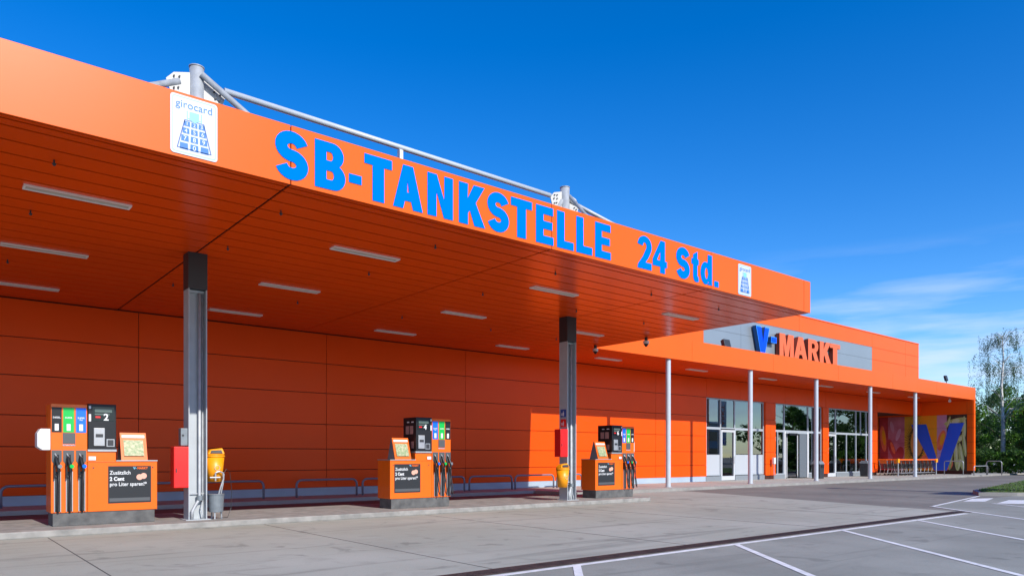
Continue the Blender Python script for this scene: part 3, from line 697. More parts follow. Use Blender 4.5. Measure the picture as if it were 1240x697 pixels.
for i, (s, z, a, b, r) in enumerate(((5.3, 3.55, .75, .20, .25), (5.05, 3.2, .10, .55, .3), (4.85, 3.5, .08, .45, -.3), (5.02, 1.7, .17, 1.65, -.05), (5.34, 1.4, .15, 1.35, .05), (5.62, 2.3, .48, .16, .8), (5.7, 1.0, .16, 1.0, .12), (5.45, 2.85, .5, .15, .45), (5.88, 3.1, .12, .8, 0), (5.88, 1.9, .12, .9, .1), (5.55, .5, .13, .5, -.2))):
    cl_ = lambda e: [(min(p[0], D - .02), min(max(p[1], .02), H - .02)) for p in e]
    msolid(mb, cl_(mellipse(s, z, a, b, r)), -.005 - .0004 * i, m_['bean'])
    msolid(mb, cl_(mellipse(s + .03, z, a * .35 + .01, b * .75, r)), -.0052 - .0004 * i, m_['bean_light'])
mb.build('bean_print', mur)
mb = MB()
msolid(mb, [(2.32, 3.4), (3.38, 3.4), (4.18, .55), (4.95, 3.43), (5.88, 3.43), (4.75, .02), (3.92, .02)], -.012, m_['blue'], .003)
mb.build('blue_letter', mur)

# shop sign
ss = empty('shop_sign', 'big raised sign reading V-MARKT with blue V and orange MARKT on grey cladding', 'sign', (35.1, YB, 7.14))
bpy.context.view_layer.update()
M['orange_letter'] = mat('orange_letter', (.80, .13, .03), .4); M['orange_edge'] = mat('orange_letter_edge', (.30, .03, .008), .5)
M['blue_rim'] = mat('blue_rim', (.03, .26, .95), .6, spec=.2)
YS = YB - .06
o = under(letter('V', 35.59, 36.96, YS, 7.14, 8.58, .24, M['blue_rim'], None, M['sign_teal']), ss)
f = under(letter('V', 35.67, 36.88, YS - .241, 7.17, 8.52, .012, M['sign_blue'], None, name='letter_face'), o)
o = under(letter('_', 37.12, 37.68, YS, 7.78, 8.12, .24, M['blue_rim'], None, M['sign_teal']), ss); under(letter('_', 37.16, 37.64, YS - .241, 7.82, 8.08, .012, M['sign_blue'], None, name='letter_face'), o)
for ch, a, b in (('M', 38.00, 39.54), ('A', 39.59, 41.07), ('R', 41.19, 42.46), ('K', 42.57, 43.96), ('T', 43.84, 45.14)):
    under(letter(ch, a, b, YS, 7.14, 8.42, .24, M['orange_letter'], None, M['orange_edge']), ss)
# floodlights on the entrance canopy roof
for x, y, lab in ((30.6, 20.6, 'small dark floodlight standing on the entrance roof before the grey cladding'), (53.3, 18.9, 'small black floodlight on the fascia top near the far right end')):
    f = empty('floodlight', lab, 'floodlight', (x, y, 6.24)); f.scale = (1.3, 1.3, 1.2) if x < 40 else (.85, .85, .8)
    MB().cyl((0, 0, -.1), (0, 0, .35), .03, M['dark'], n=8).build('stand', f)
    MB().hexa([(-.2, -.08, .3), (.2, -.08, .3), (.2, .06, .22), (-.2, .06, .22)], [(-.2, .02, .72), (.2, .02, .72), (.2, .16, .66), (-.2, .16, .66)], M['dark']).build('lamp_head', f, bevel=.01)
c = empty('bullet_camera', 'small white camera under the entrance soffit near the mural end', 'camera', (55.3, 19.4, ZB))
MB().cyl((0, 0, 0), (0, 0, -.1), .04, M['white'], n=10).build('mount', c); MB().cyl((-.15, -.05, -.14), (.15, .05, -.14), .09, M['white'], n=14).build('housing', c)
# small electrical box with pipe on pillar
e = empty('socket_post', 'small grey electrical box on a thin pipe before the orange pillar', 'electrical box', (36.95, 21.85, .12))
MB().box(-.10, .10, -.06, .06, .85, 1.2, M['white']).build('box', e, bevel=.01); MB().cyl((0, 0, 0), (0, 0, .85), .025, M['silver'], n=8).build('pipe', e)
# bins by the columns
def litter_bin(loc, lab):
    b = empty('litter_bin', lab, 'bin', loc, group='dark grey litter bins at the entrance')
    MB().hexa([(-.24, -.24, 0), (.24, -.24, 0), (.24, .24, 0), (-.24, .24, 0)], [(-.27, -.27, .82), (.27, -.27, .82), (.27, .27, .82), (-.27, .27, .82)], M['dark']).build('body', b, bevel=.03)
    MB().hexa([(-.28, -.28, .82), (.28, -.28, .82), (.28, .28, .82), (-.28, .28, .82)], [(-.2, -.2, 1.0), (.2, -.2, 1.0), (.2, .2, 1.0), (-.2, .2, 1.0)], M['bucket']).build('lid', b, bevel=.02)
    MB().box(-.14, .14, -.285, -.27, .62, .78, M['black']).build('opening', b)
litter_bin((40.0, 20.9, .12), 'dark grey litter bin beside the sliding door, behind the third round column'); litter_bin((46.6, 21.2, .12), 'dark grey litter bin left of the trolley row, behind a column')

# shop goods behind the glass
def shelf(x, y, lab, mm):
    s = empty('display_shelf', lab, 'shelf', (x, y, .125))
    MB().box(-.7, .7, -.25, .25, 0, 1.9, M['dark']).build('back', s)
    for k in range(4):
        t = MB().box(-.68, .68, -.45, -.26, .2 + k * .42, .23 + k * .42, M['silver']).build('shelf_board', s)
        mb = MB()
        for i in range(9): mb.box(-.64 + i * .145, -.64 + i * .145 + .11, -.43, -.28, .232 + k * .42, .232 + k * .42 + random.uniform(.14, .30), random.choice(mm))
        mb.build('goods', t)
mm1 = [M['orange_pump'], M['red'], M['yellow'], M['white'], M['green'], M['dark']]
shelf(39.9, 26.5, 'dark shelf stacked with coloured goods behind the sliding door', mm1); shelf(46.2, 26.0, 'goods shelf behind the third glazing bay', mm1); shelf(33.9, 27, 'goods shelf deep behind the left glazing bay', mm1)
cb = empty('sale_counter', 'low counter with orange front behind the sliding entrance', 'counter', (39.9, 24.6, .125))
MB().box(-.5, .5, -.3, .3, 0, .85, M['dark']).build('counter_body', cb, bevel=.01); MB().box(-.55, .55, -.36, .36, .85, .89, M['white']).build('counter_top', cb); MB().box(-.4, .4, -.36, -.31, .9, 1.15, M['orange_pump']).build('price_board', cb)

# ---------------------------------------------------------------- trolleys
M['wire'] = mat('trolley_wire', (.05, .052, .055), .45, metal=.6)
def trolley():
    r = empty('shopping_trolley', '', 'shopping trolley')
    mb = MB()
    B = [(-.34, -.24, .48), (.36, -.20, .56), (.36, .20, .56), (-.34, .24, .48)]; T = [(-.42, -.28, .98), (.46, -.25, .88), (.46, .25, .88), (-.42, .28, .98)]
    def lerp(a, b, t): return tuple(a[i] + (b[i] - a[i]) * t for i in range(3))
    for i in range(4):
        j = (i + 1) % 4; mb.cyl(T[i], T[j], .014, M['wire'], n=6); mb.cyl(B[i], B[j], .012, M['wire'], n=6); mb.cyl(B[i], T[i], .012, M['wire'], n=6)
        for k in range(1, 7): mb.cyl(lerp(B[i], B[j], k / 7), lerp(T[i], T[j], k / 7), .006, M['wire'], n=4)
        for k in (.33, .66): mb.cyl(lerp(B[i], T[i], k), lerp(B[j], T[j], k), .006, M['wire'], n=4)
    for k in range(1, 6): mb.cyl(lerp(B[0], B[3], k / 6), lerp(B[1], B[2], k / 6), .006, M['wire'], n=4)
    mb.build('basket', r)
    mb = MB()
    for s in (-1, 1): mb.tube([(-.48, s * .25, 1.04), (-.36, s * .24, .7), (-.26, s * .23, .42), (-.38, s * .24, .16), (.40, s * .19, .16)], .018, M['silver'], 6)
    mb.cyl((-.38, -.24, .16), (-.38, .24, .16), .012, M['silver'], n=6); mb.build('chassis', r)
    MB().cyl((-.50, -.27, 1.05), (-.50, .27, 1.05), .045, M['orange_pump'], n=10).build('handle', r)
    MB().hexa([(-.44, -.2, .80), (-.41, -.2, .80), (-.41, .2, .80), (-.44, .2, .80)], [(-.49, -.2, 1.0), (-.46, -.2, 1.0), (-.46, .2, 1.0), (-.49, .2, 1.0)], M['orange_pump']).build('child_seat_flap', r)
    for x, s in ((-.38, .22), (-.38, -.22), (.38, .18), (.38, -.18)):
        MB().cyl((x, s - .015, .06), (x, s + .015, .06), .06, M['rubber'], n=12).build('wheel', r)
    return r
tr = trolley(); k = 0
for row, (yy, n) in enumerate(((21.5, 9), (20.75, 9))):
    for i in range(n):
        o = tr if k == 0 else copy_tree(tr); k += 1
        o.location = (50.2 + i * .62 + (.35 if row else 0), yy, .12); o.rotation_euler = (0, 0, R(random.uniform(-4, 4)))
        w = ['first', 'second', 'third', 'fourth', 'fifth', 'sixth', 'seventh', 'eighth', 'last'][i]
        tag(o, 'wire shopping trolley with orange handle, %s from the left in the %s row' % (w, ['rear', 'front'][row]), 'shopping trolley', 'shopping trolleys parked before the mural')
cr = empty('trolley_rail', 'orange guide rail with yellow ends in front of the parked trolleys', 'rail', (52.2, 20.3, .12))
MB().cyl((-3.0, 0, 1.05), (3.2, 0, 1.05), .045, M['orange_pump'], n=12).build('rail_bar', cr)
for x in (-3.0, 3.2):
    MB().cyl((x, 0, 0), (x, 0, .86), .035, M['silver'], n=12).build('rail_post', cr); MB().box(x - .13, x + .13, -.06, .06, .86, 1.12, M['yellow']).build('end_cap', cr, bevel=.01)
# steel hoops at the end wall
def hoop(name, pts, r, m, lab, cat, group=None):
    o = MB().tube(pts, r, m, 10).build(name, smooth=True); return tag(o, lab, cat, group)
def hoop_pts(w, h, r=.12):
    p = [(-w / 2, 0, 0), (-w / 2, 0, h - r)] + [(-w / 2 + r - r * math.cos(R(a)), 0, h - r + r * math.sin(R(a))) for a in (20, 45, 70, 90)]
    return p + [(-x, y, z) for x, y, z in p[::-1]]
for x, y, rz, w, h, lab in ((56.1, 17.75, 0, 2.6, .62, 'low steel barrier rail before the orange end pillar'), (57.2, 17.3, 90, .9, .95, 'upright steel hoop right of the orange end pillar'), (56.6, 19.6, 90, 1.2, .95, 'steel hoop standing against the mural')):
    o = hoop('steel_hoop', hoop_pts(w, h), .03, M['silver'], lab, 'barrier'); o.location = (x, y, .12); o.rotation_euler = (0, 0, R(rz))
# wall bumper hoops along the pump wall
hs = [(-5.2, -2.2), (-1.9, 1.25), (1.59, 4.6), (4.85, 7.99), (9.01, 11.04), (11.25, 13.2), (13.4, 15.33), (15.55, 17.56), (17.72, 19.72), (19.9, 21.3)]
nm = ['leftmost', 'second', 'third', 'fourth', 'fifth', 'sixth', 'seventh', 'eighth', 'ninth', 'rightmost']
M['hoop'] = mat('blue_grey_tube', (.20, .21, .27), .45, metal=.3)
for (a, b), w in zip(hs, nm):
    o = hoop('wall_hoop', hoop_pts(b - a, .53, .16), .035, M['hoop'], '%s low tube hoop along the shaded orange wall behind the pumps' % w, 'barrier', 'low tube hoops along the pump wall'); o.location = ((a + b) / 2, 21.3, .12)

# ================================================================ PUMPS
def pump(x0, flip, number, lab):
    r = empty('fuel_pump', lab, 'fuel pump', (x0, 15.1, .12), group=None)
    Wd = 1.74
    def u(a, b): return (Wd - b, Wd - a) if flip else (a, b)
    def bx(name, a, b, y0, y1, z0, z1, m, parent=r, bevel=0):
        a, b = u(a, b); return MB().box(a, b, y0, y1, z0 - .12, z1 - .12, m).build(name, parent, bevel)
    bx('plinth', .03, 1.70, .02, .58, .12, .365, M['plinth'], bevel=.01)
    OP = M['orange_pump']
    cab = bx('column_cabinet', 0, .565, 0, .60, .36, 2.31, OP, bevel=.008)
    bx('low_cabinet', .57, 1.74, 0, .60, .36, 1.28, OP, bevel=.008)
    bx('middle_block', .57, 1.03, .02, .58, 1.28, 1.46, OP)
    bx('counter_top', 1.035, 1.745, -.01, .61, 1.281, 1.30, M['silver'])
    bx('ledge', .57, 1.04, -.01, .60, 1.461, 1.50, M['silver'])
    bx('door_seam', .568, 1.735, -.0025, .002, 1.262, 1.267, M['joint'])
    for c in (.66, 1.66): 
        a = u(c, c)[0]; MB().cyl((a, -.004, 1.04), (a, .002, 1.04), .014, M['dark'], n=10).build('lock', r)
    # display
    dp = bx('display_unit', .575, 1.03, -.02, .58, 1.50, 2.33, M['black'], bevel=.008)
    a, b = u(.64, 1.00)
    sc = MB().box(a, b, -.026, -.019, 1.90 - .0, 2.16, M['screen']).build('screen', dp)
    MB().box(a + .04, b - .04, -.029, -.0265, 2.06, 2.12, M['lcd']).build('readout', sc); MB().box(a + .04, b - .08, -.029, -.0265, 2.01, 2.035, M['lcd']).build('readout', sc)
    text(number, a + .18, -.030, 1.86 + .055, .17, M['white'], sc, bold=.004, name='number'); MB().box(a + .05, a + .13, -.03, -.0265, 1.955, 1.985, M['red']).build('red_badge', sc)
    cd = MB().box(a + .02, a + .20, -.05, -.019, 1.56 - .12, 1.83 - .12 + .06, M['silver']).build('card_reader', dp, bevel=.008)
    MB().box(a + .05, a + .17, -.054, -.0505, 1.60, 1.66, M['dark']).build('card_slot', cd)
    kp = MB().box(b - .13, b, -.034, -.019, 1.43, 1.57, M['silver']).build('keypad', dp)
    MB().box(b - .115, b - .015, -.037, -.0345, 1.445, 1.555, M['dark']).build('keypad_window', kp)
    a, b = u(.585, .62); MB().box(a, b, -.024, -.019, 1.89, 2.02, M['white']).build('price_sticker', dp); MB().box(a, b, -.024, -.019, 2.12, 2.17, M['white']).build('price_sticker', dp)
    if flip:   # stickers on the black side of the display
        xs = Wd - 1.03
        for y0, y1, z0, z1 in ((.12, .27, 1.80, 2.00), (.31, .46, 1.80, 2.00), (.10, .22, 1.45, 1.62), (.30, .42, 1.45, 1.62)): MB().box(xs - .004, xs, y0, y1, z0, z1, M['pink']).build('side_sticker', dp)
        for y0 in (.1, .3): MB().box(xs - .004, xs, y0, y0 + .1, 2.08, 2.11, M['white']).build('side_sticker', dp)
    # small terminal and strip on the orange column
    bx('notice_panel', .18, .375, -.012, .0, 1.60, 1.79, M['poster2'], cab); bx('sticker_strip', .18, .375, -.006, .0, 1.56, 1.585, M['sticker'], cab)
    # grades
    for (a, b), m, t1, t2, gd in (((.01, .165), M['black'], 'DIESEL', None, M['bucket']), ((.185, .355), M['green'], 'SUPER', None, M['green']), ((.385, .545), M['blue'], 'SUPER', 'Plus', M['blue'])):
        a, b = u(a, b); c = (a + b) / 2
        lb = MB().box(a, b, -.006, 0, 1.80 - .12, 2.245 - .12, m).build('grade_label', cab)
        text(t1, c, -.0075, 1.96 - .03, .040, M['white'], lb, align='CENTER', bold=.0008)
        if t2: text(t2, c, -.0075, 1.90, .030, M['white'], lb, align='CENTER', bold=.0008)
        MB().box(c - .03, c + .03, -.009, -.0065, 1.71, 1.83, M['white']).build('price_tag', lb)
        # holster plate with pointed lower edge
        pl = MB(); pts = [(a, 1.36), (b, 1.36), (b, 1.17), (b - .05, 1.09), (a + .05, 1.09), (a, 1.17)][::-1]
        n = 6; pl.add([(x, -.012, z) for x, z in pts] + [(x, .0, z) for x, z in pts], [tuple(range(n))[::-1]] + [(i, (i + 1) % n, n + (i + 1) % n, n + i) for i in range(n)], M['poster2']); hp = pl.build('holster_plate', cab)
        bt = MB().box(c - .035, c + .035, -.016, -.0125, 1.16, 1.28, M['black']).build('holster_recess', hp)
        # channel, nozzle, hose
        ch = MB(); ch.box(c - .045, c - .032, -.03, 0, .26, .98, M['silver']); ch.box(c + .05, c + .063, -.03, 0, .26, .98, M['silver']); ch.box(c - .032, c + .05, -.004, 0, .26, .98, M['dark']); ch.build('hose_channel', cab)
        nzb = MB(); nzb.tube([(c - .02, -.05, 1.25), (c - .005, -.075, 1.17), (c + .015, -.10, 1.08), (c + .02, -.11, .98)], [.018, .03, .034, .024], M['black'], 10)
        nzb.tube([(c - .03, -.03, 1.22), (c - .045, -.06, 1.10), (c - .04, -.08, .94), (c + .0, -.10, .92)], .012, M['black'], 8); nzb.box(c - .055, c - .03, -.09, -.0, .86, 1.06, M['black'])
        no = nzb.build('nozzle', r, smooth=False)
        MB().cyl((c + .03, -.115, 1.07), (c + .035, -.135, 1.072), .036, gd if m is not M['green'] else M['green'], n=16).build('nozzle_disc', no)
        MB().tube([(c - .03, -.02, 1.30), (c - .0, -.055, 1.23)], .012, M['silver'], 8).build('spout', no)
        hz = MB()
        if flip: hz.tube([(c + .02, -.11, .98), (c + .015, -.12, .8), (c + .01, -.11, .55), (c + .01, -.14, .38), (c + .045, -.15, .30), (c + .075, -.12, .42), (c + .07, -.06, .7), (c + .05, -.02, .95)], .013, M['rubber'], 8)
        else: hz.tube([(c + .02, -.11, .98), (c + .015, -.10, .75), (c + .01, -.07, .5), (c + .005, -.04, .28), (c + .02, -.01, .25)], .015, M['rubber'], 8)
        hz.build('hose', no, smooth=True)
    # poster
    a, b = u(.90, 1.63); po = MB().box(a, b, -.006, 0, .50 - .12, 1.19 - .12, M['poster']).build('poster', r)
    for s, z in (('Zusätzlich', .915), ('2 Cent', .80), ('pro Liter sparen!*', .70)): text(s, a + .025, -.0075, z, .098 if s != '2 Cent' else .098, M['white'], po, bold=.0035 if s == '2 Cent' else .0012, sx=.88)
    MB().box(a + .02, b - .02, -.0085, -.0065, .41, .475, M['poster2']).build('small_print', po)
    mb = MB()
    for dx in (.53, .60): mb.cyl((a + dx, -.008 - dx * .002, .86 + (dx - .53) * .3), (a + dx, -.0065, .86 + (dx - .53) * .3), .055, M['copper'], n=20)
    mb.build('coins', po)
    text('V-', a + .42, -.0075, 1.01, .062, M['ltblue'], po, bold=.0015, name='logo'); text('MARKT', a + .49, -.0075, 1.01, .055, M['orange_pump'], po, bold=.0015, name='logo')
    a, b = u(.585, .70); MB().box(a, b, -.004, .0, 1.30 - .12, 1.37 - .12, M['white']).build('notice', r)
    # paper towel dispenser on the outer side of the nozzle column
    s = 1 if flip else -1; xo = Wd if flip else 0
    if number == '4': s = 0
    q_ = 1 if s < 0 else .35
    pr = [(a_ * q_, b_) for a_, b_ in [(0, 1.36), (.12, 1.36), (.20, 1.42), (.20, 1.66), (.15, 1.74), (0, 1.74)]]; mbd = MB(); vsd = [(xo + s * q, .04, z) for q, z in pr] + [(xo + s * q, .36, z) for q, z in pr]; mbd.add(vsd, [tuple(range(6)) if s > 0 else tuple(range(5, -1, -1)), tuple(range(11, 5, -1)) if s > 0 else tuple(range(6, 12))] + [((i, i + 6, (i + 1) % 6 + 6, (i + 1) % 6) if s > 0 else (i, (i + 1) % 6, (i + 1) % 6 + 6, i + 6)) for i in range(6)], M['white']); (mbd.build('towel_dispenser', r, bevel=.012) if s else None)
    # leaflet stand on the cabinet: its own thing
    a, b = u(1.13, 1.58); ls = empty('leaflet_stand', {'2': 'orange tent shaped leaflet board on the nearest pump', '4': 'orange tent shaped leaflet board on the middle pump', '6': 'orange tent shaped leaflet board on the farthest pump'}[number], 'leaflet stand', (x0, 15.1, 1.30), group='orange leaflet boards on the fuel pumps')
    h = .52
    MB().hexa([(a, .04, 0), (b, .04, 0), (b, .06, 0), (a, .06, 0)], [(a, .20, h), (b, .20, h), (b, .22, h), (a, .22, h)], OP).build('front_board', ls)
    MB().hexa([(a + .05, .068 - .035, .08), (b - .06, .068 - .035, .08), (b - .06, .075 - .035 + .02, .08), (a + .05, .055, .08)], [(a + .05, .144, .38), (b - .06, .144, .38), (b - .06, .164, .38), (a + .05, .164, .38)], M['map']).build('printed_sheet', ls)
    MB().hexa([(a + .03, .163, .425), (b - .03, .163, .425), (b - .03, .18, .425), (a + .03, .18, .425)], [(a + .03, .178, .475), (b - .03, .178, .475), (b - .03, .195, .475), (a + .03, .195, .475)], M['white']).build('header_strip', ls)
    MB().hexa([(a, .38, 0), (b, .38, 0), (b, .40, 0), (a, .40, 0)], [(a, .221, h), (b, .221, h), (b, .24, h), (a, .24, h)], M['bucket']).build('rear_board', ls)
    MB().add([(a + .005, .06, .01), (a + .005, .38, .01), (a + .005, .221, h - .02), (a + .015, .06, .01), (a + .015, .38, .01), (a + .015, .221, h - .02)], [(0, 1, 2), (5, 4, 3), (0, 3, 4, 1), (1, 4, 5, 2), (2, 5, 3, 0)], M['bucket']).build('side_panel', ls)
    return r
M['lcd'] = mat('lcd_grey', (.10, .14, .12), .3); M['sticker'] = mat('sticker_row', (.6, .5, .5), .5, col2=(.1, .05, .15), vscale=60)
pump(1.855, False, '2', 'orange fuel pump number 2, nearest, with nozzles on the left side')
pump(8.70, True, '4', 'orange fuel pump number 4, middle of the three, black display unit on its left')
pump(15.68, True, '6', 'orange fuel pump farthest right, half lit against the sunlit orange wall')

# extinguisher boxes, bins, pails at the posts
def ext_box(x, lab, z0, z1, w):
    b = empty('extinguisher_box', lab, 'extinguisher box', (x, 15.0, z0), group='red boxes on the canopy posts')
    MB().box(-w, 0, -.10, .16, 0, z1 - z0, M['red']).build('cabinet', b, bevel=.012)
    MB().box(-w + .02, -.02, -.106, -.1005, .02, z1 - z0 - .02, M['red']).build('door', b); MB().box(-w + .03, -w + .05, -.12, -.107, .30, .38, M['dark']).build('latch', b)
    return b
ext_box(4.115, 'bright red extinguisher box on the left post beside pump 2', .76, 1.56, .27)
ext_box(14.355, 'bright red extinguisher box on the second post above a yellow bin', 1.36, 2.15, .29)
e = empty('switch_box', 'small grey switch box on the near canopy post above the red box', 'switch box', (4.115, 15.02, 1.58))
MB().box(-.13, 0, -.06, .10, 0, .34, M['bucket']).build('housing', e, bevel=.01); MB().cyl((-.09, -.07, .2), (-.09, -.06, .2), .02, M['dark'], n=10).build('switch', e)
# pictograms on the second post
for z, m, lab in ((2.50, M['navy'], 'small dark blue notice on the left flange of the second canopy post'), (2.22, M['red'], 'small red fire extinguisher pictogram above the red box on the second post')):
    s = empty('post_sign', lab, 'sign', (14.352, 15.0, z))
    MB().box(-.006, 0, -.02, .20, 0, .22, m).build('plate', s)
    mb = MB(); mb.cyl((-.0075, .07, .05), (-.0075, .07, .052), .001, M['white'], n=6)
    mb.box(-.008, -.0062, .06, .10, .03, .14, M['white']); mb.box(-.008, -.0062, .07, .09, .145, .175, M['white']); mb.box(-.008, -.0062, .12, .16, .04, .12, M['white']); mb.build('pictogram', s)
def yellow_bin(x, y, z, lab):
    b = empty('yellow_bin', lab, 'bin', (x, y, z), group='yellow litter bins on the canopy posts')
    mb = MB(); mb.cyl((0, 0, 0), (0, 0, .50), .140, M['yellow'], .185, 28); mb.build('bucket', b, smooth=True)
    MB().cyl((0, 0, .50), (0, 0, .53), .20, M['yellow'], .20, 28).build('rim', b, bevel=.006)
    mb = MB(); mb.cyl((0, 0, .53), (0, 0, .56), .19, M['yellow'], .185, 28)
    mb.hexa([(-.17, -.12, .56), (.17, -.12, .56), (.17, .12, .56), (-.17, .12, .56)], [(-.10, -.07, .65), (.135, -.07, .68), (.135, .07, .68), (-.10, .07, .65)], M['yellow']); mb.build('hood', b, bevel=.02)
    MB().hexa([(-.12, -.135, .575), (.12, -.135, .575), (.12, -.10, .575), (-.12, -.10, .575)], [(-.09, -.108, .63), (.10, -.108, .64), (.10, -.08, .64), (-.09, -.08, .63)], M['dark']).build('opening', b)
    mb = MB()
    for t in range(14): a = 2 * math.pi * t / 14
    mb.tube([(.05 * math.cos(a) - .0, -.170 - .004 * abs(math.cos(a)), .28 + .05 * math.sin(a)) for a in [2 * math.pi * t / 16 for t in range(17)]], .004, M['offwhite'], 5); mb.build('emblem', b)
    return b
yellow_bin(4.68, 15.15, .86, 'yellow litter bin on the right side of the near post above a grey pail')
yellow_bin(14.17, 14.93, .50, 'yellow litter bin low on the left of the second post under the red box')
p = empty('water_pail', 'grey pail with taps and curled pipes on the island by the near post', 'pail', (4.66, 15.0, .12))
MB().cyl((0, 0, .14), (0, 0, .48), .135, M['bucket'], .155, 24).build('drum', p, smooth=False); MB().cyl((0, 0, .48), (0, 0, .50), .165, M['bucket'], n=24).build('lid', p)
mb = MB()
for a in (0, 2.1, 4.2): mb.cyl((.11 * math.cos(a), .11 * math.sin(a), 0), (.1 * math.cos(a), .1 * math.sin(a), .14), .018, M['silver'], n=8)
mb.build('foot', p)
mb = MB(); mb.tube([(.04, -.05, .5), (.08, -.06, .65), (.13, -.06, .80), (.12, -.06, .92), (.05, -.06, .95), (-.02, -.06, .93)], .017, M['silver'], 8); mb.tube([(.10, 0, .5), (.14, 0, .7), (.16, 0, .9)], .012, M['silver'], 8)
mb.cyl((-.14, -.07, .83), (.06, -.07, .83), .018, M['silver'], n=10); mb.cyl((-.03, -.07, .76), (-.03, -.07, .93), .016, M['silver'], n=10); mb.build('tap_pipe', p)
mb = MB(); mb.tube([(.16, .02, .9), (.22, .05, 1.0), (.30, .08, .92), (.34, .1, .6), (.33, .1, .2), (.25, .05, .02), (.1, -.02, .015)], .006, M['rubber'], 6); mb.build('cable', p)

# ================================================================ VEGETATION
def leaves(mb, clumps, per, size, mats, seed, droop=0):
    rnd = random.Random(seed)
    for (cx, cy, cz, cr) in clumps:
        cm = rnd.choice(mats)
        for _ in range(per):
            while True:
                x, y, z = rnd.uniform(-1, 1), rnd.uniform(-1, 1), rnd.uniform(-1, 1); d2 = x * x + y * y + z * z
                if d2 <= 1 and d2 > rnd.random() * .6: break
            p = Vector((cx + x * cr, cy + y * cr, cz + z * cr * .75 - droop * rnd.random()))
            n = Vector((rnd.gauss(0, 1), rnd.gauss(0, 1), rnd.gauss(.4, 1))).normalized(); a = n.orthogonal().normalized(); b = n.cross(a)
            t = rnd.uniform(0, 6.28); a2 = a * math.cos(t) + b * math.sin(t); b2 = n.cross(a2); s = size * rnd.uniform(.6, 1.3)
            mb.add([p - a2 * s, p - b2 * s * .55, p + a2 * s, p + b2 * s * .55], [(0, 1, 2, 3)], cm if rnd.random() < .75 else rnd.choice(mats))
def tree(name, x, y, h, rad, seed, mats, lab, cat='tree', n=46, per=330, size=.11, group=None, low=.18):
    rnd = random.Random(seed); r = empty(name, lab, cat, (x, y, 0), group=group)
    mb = MB(); mb.tube([(0, 0, 0), (.05, .02, h * .25), (rnd.uniform(-.2, .2), rnd.uniform(-.2, .2), h * .55), (rnd.uniform(-.2, .2), 0, h * .85)], [h * .026, h * .02, h * .012, h * .004], M['bark'], 10)
    for k in range(9):
        z = h * rnd.uniform(.22, .7); a = rnd.uniform(0, 6.28); l = rad * rnd.uniform(.5, .85)
        mb.tube([(0, 0, z), (l * .5 * math.cos(a), l * .5 * math.sin(a), z + l * .35), (l * math.cos(a), l * math.sin(a), z + l * .6)], [h * .009, h * .005, h * .002], M['bark'], 6)
    mb.build('trunk', r, smooth=True)
    cl = []
    for k in range(n):
        t = rnd.random(); z = h * (low + (1 - low) * t); rr = rad * (math.sin(math.pi * min(1, .12 + .88 * t)) ** .55) * rnd.uniform(.35, 1.0) if t < .97 else 0
        a = rnd.uniform(0, 6.28); cl.append((rr * math.cos(a), rr * math.sin(a), z - .3, rad * rnd.uniform(.17, .34)))
    mb = MB(); leaves(mb, cl, per, size, mats, seed); mb.build('crown', r)
    return r
G_ = M
tree('leafy_tree', 69.5, 24.5, 7.0, 3.0, 11, [M['leaf'], M['leaf_dark']], 'green bushy tree directly beside the orange end wall', group='trees beyond the shop end')
tree('leafy_tree', 72.5, 17.6, 8.0, 3.2, 12, [M['leaf'], M['leaf'], M['leaf_warm']], 'taller light green tree at the right picture edge, some reddish leaves', group='trees beyond the shop end')
tree('leafy_tree', 82.0, 24, 8.2, 3.8, 13, [M['leaf_dark'], M['leaf']], 'dark green tree standing behind the birch', group='trees beyond the shop end')
tree('leafy_tree', 76, 9, 8.5, 4.0, 14, [M['leaf'], M['leaf_dark']], 'broad green tree farther right past the birch', group='trees beyond the shop end')
tree('leafy_tree', 67.5, 27.5, 6.2, 2.8, 15, [M['leaf_dark'], M['leaf']], 'low dense tree half hidden behind the orange end wall', group='trees beyond the shop end', n=60, low=.08)
tree('leafy_tree', 70.5, 15.5, 6.5, 3.4, 16, [M['leaf'], M['leaf_dark'], M['leaf']], 'bushy mid green tree low in front of the birch', group='trees beyond the shop end', n=70, low=.06)
tree('leafy_tree', 77, 28, 8.0, 4.2, 17, [M['leaf_dark'], M['leaf_birch']], 'dark bluish green tree standing deep behind the leftmost tree', group='trees beyond the shop end', n=60, low=.1)
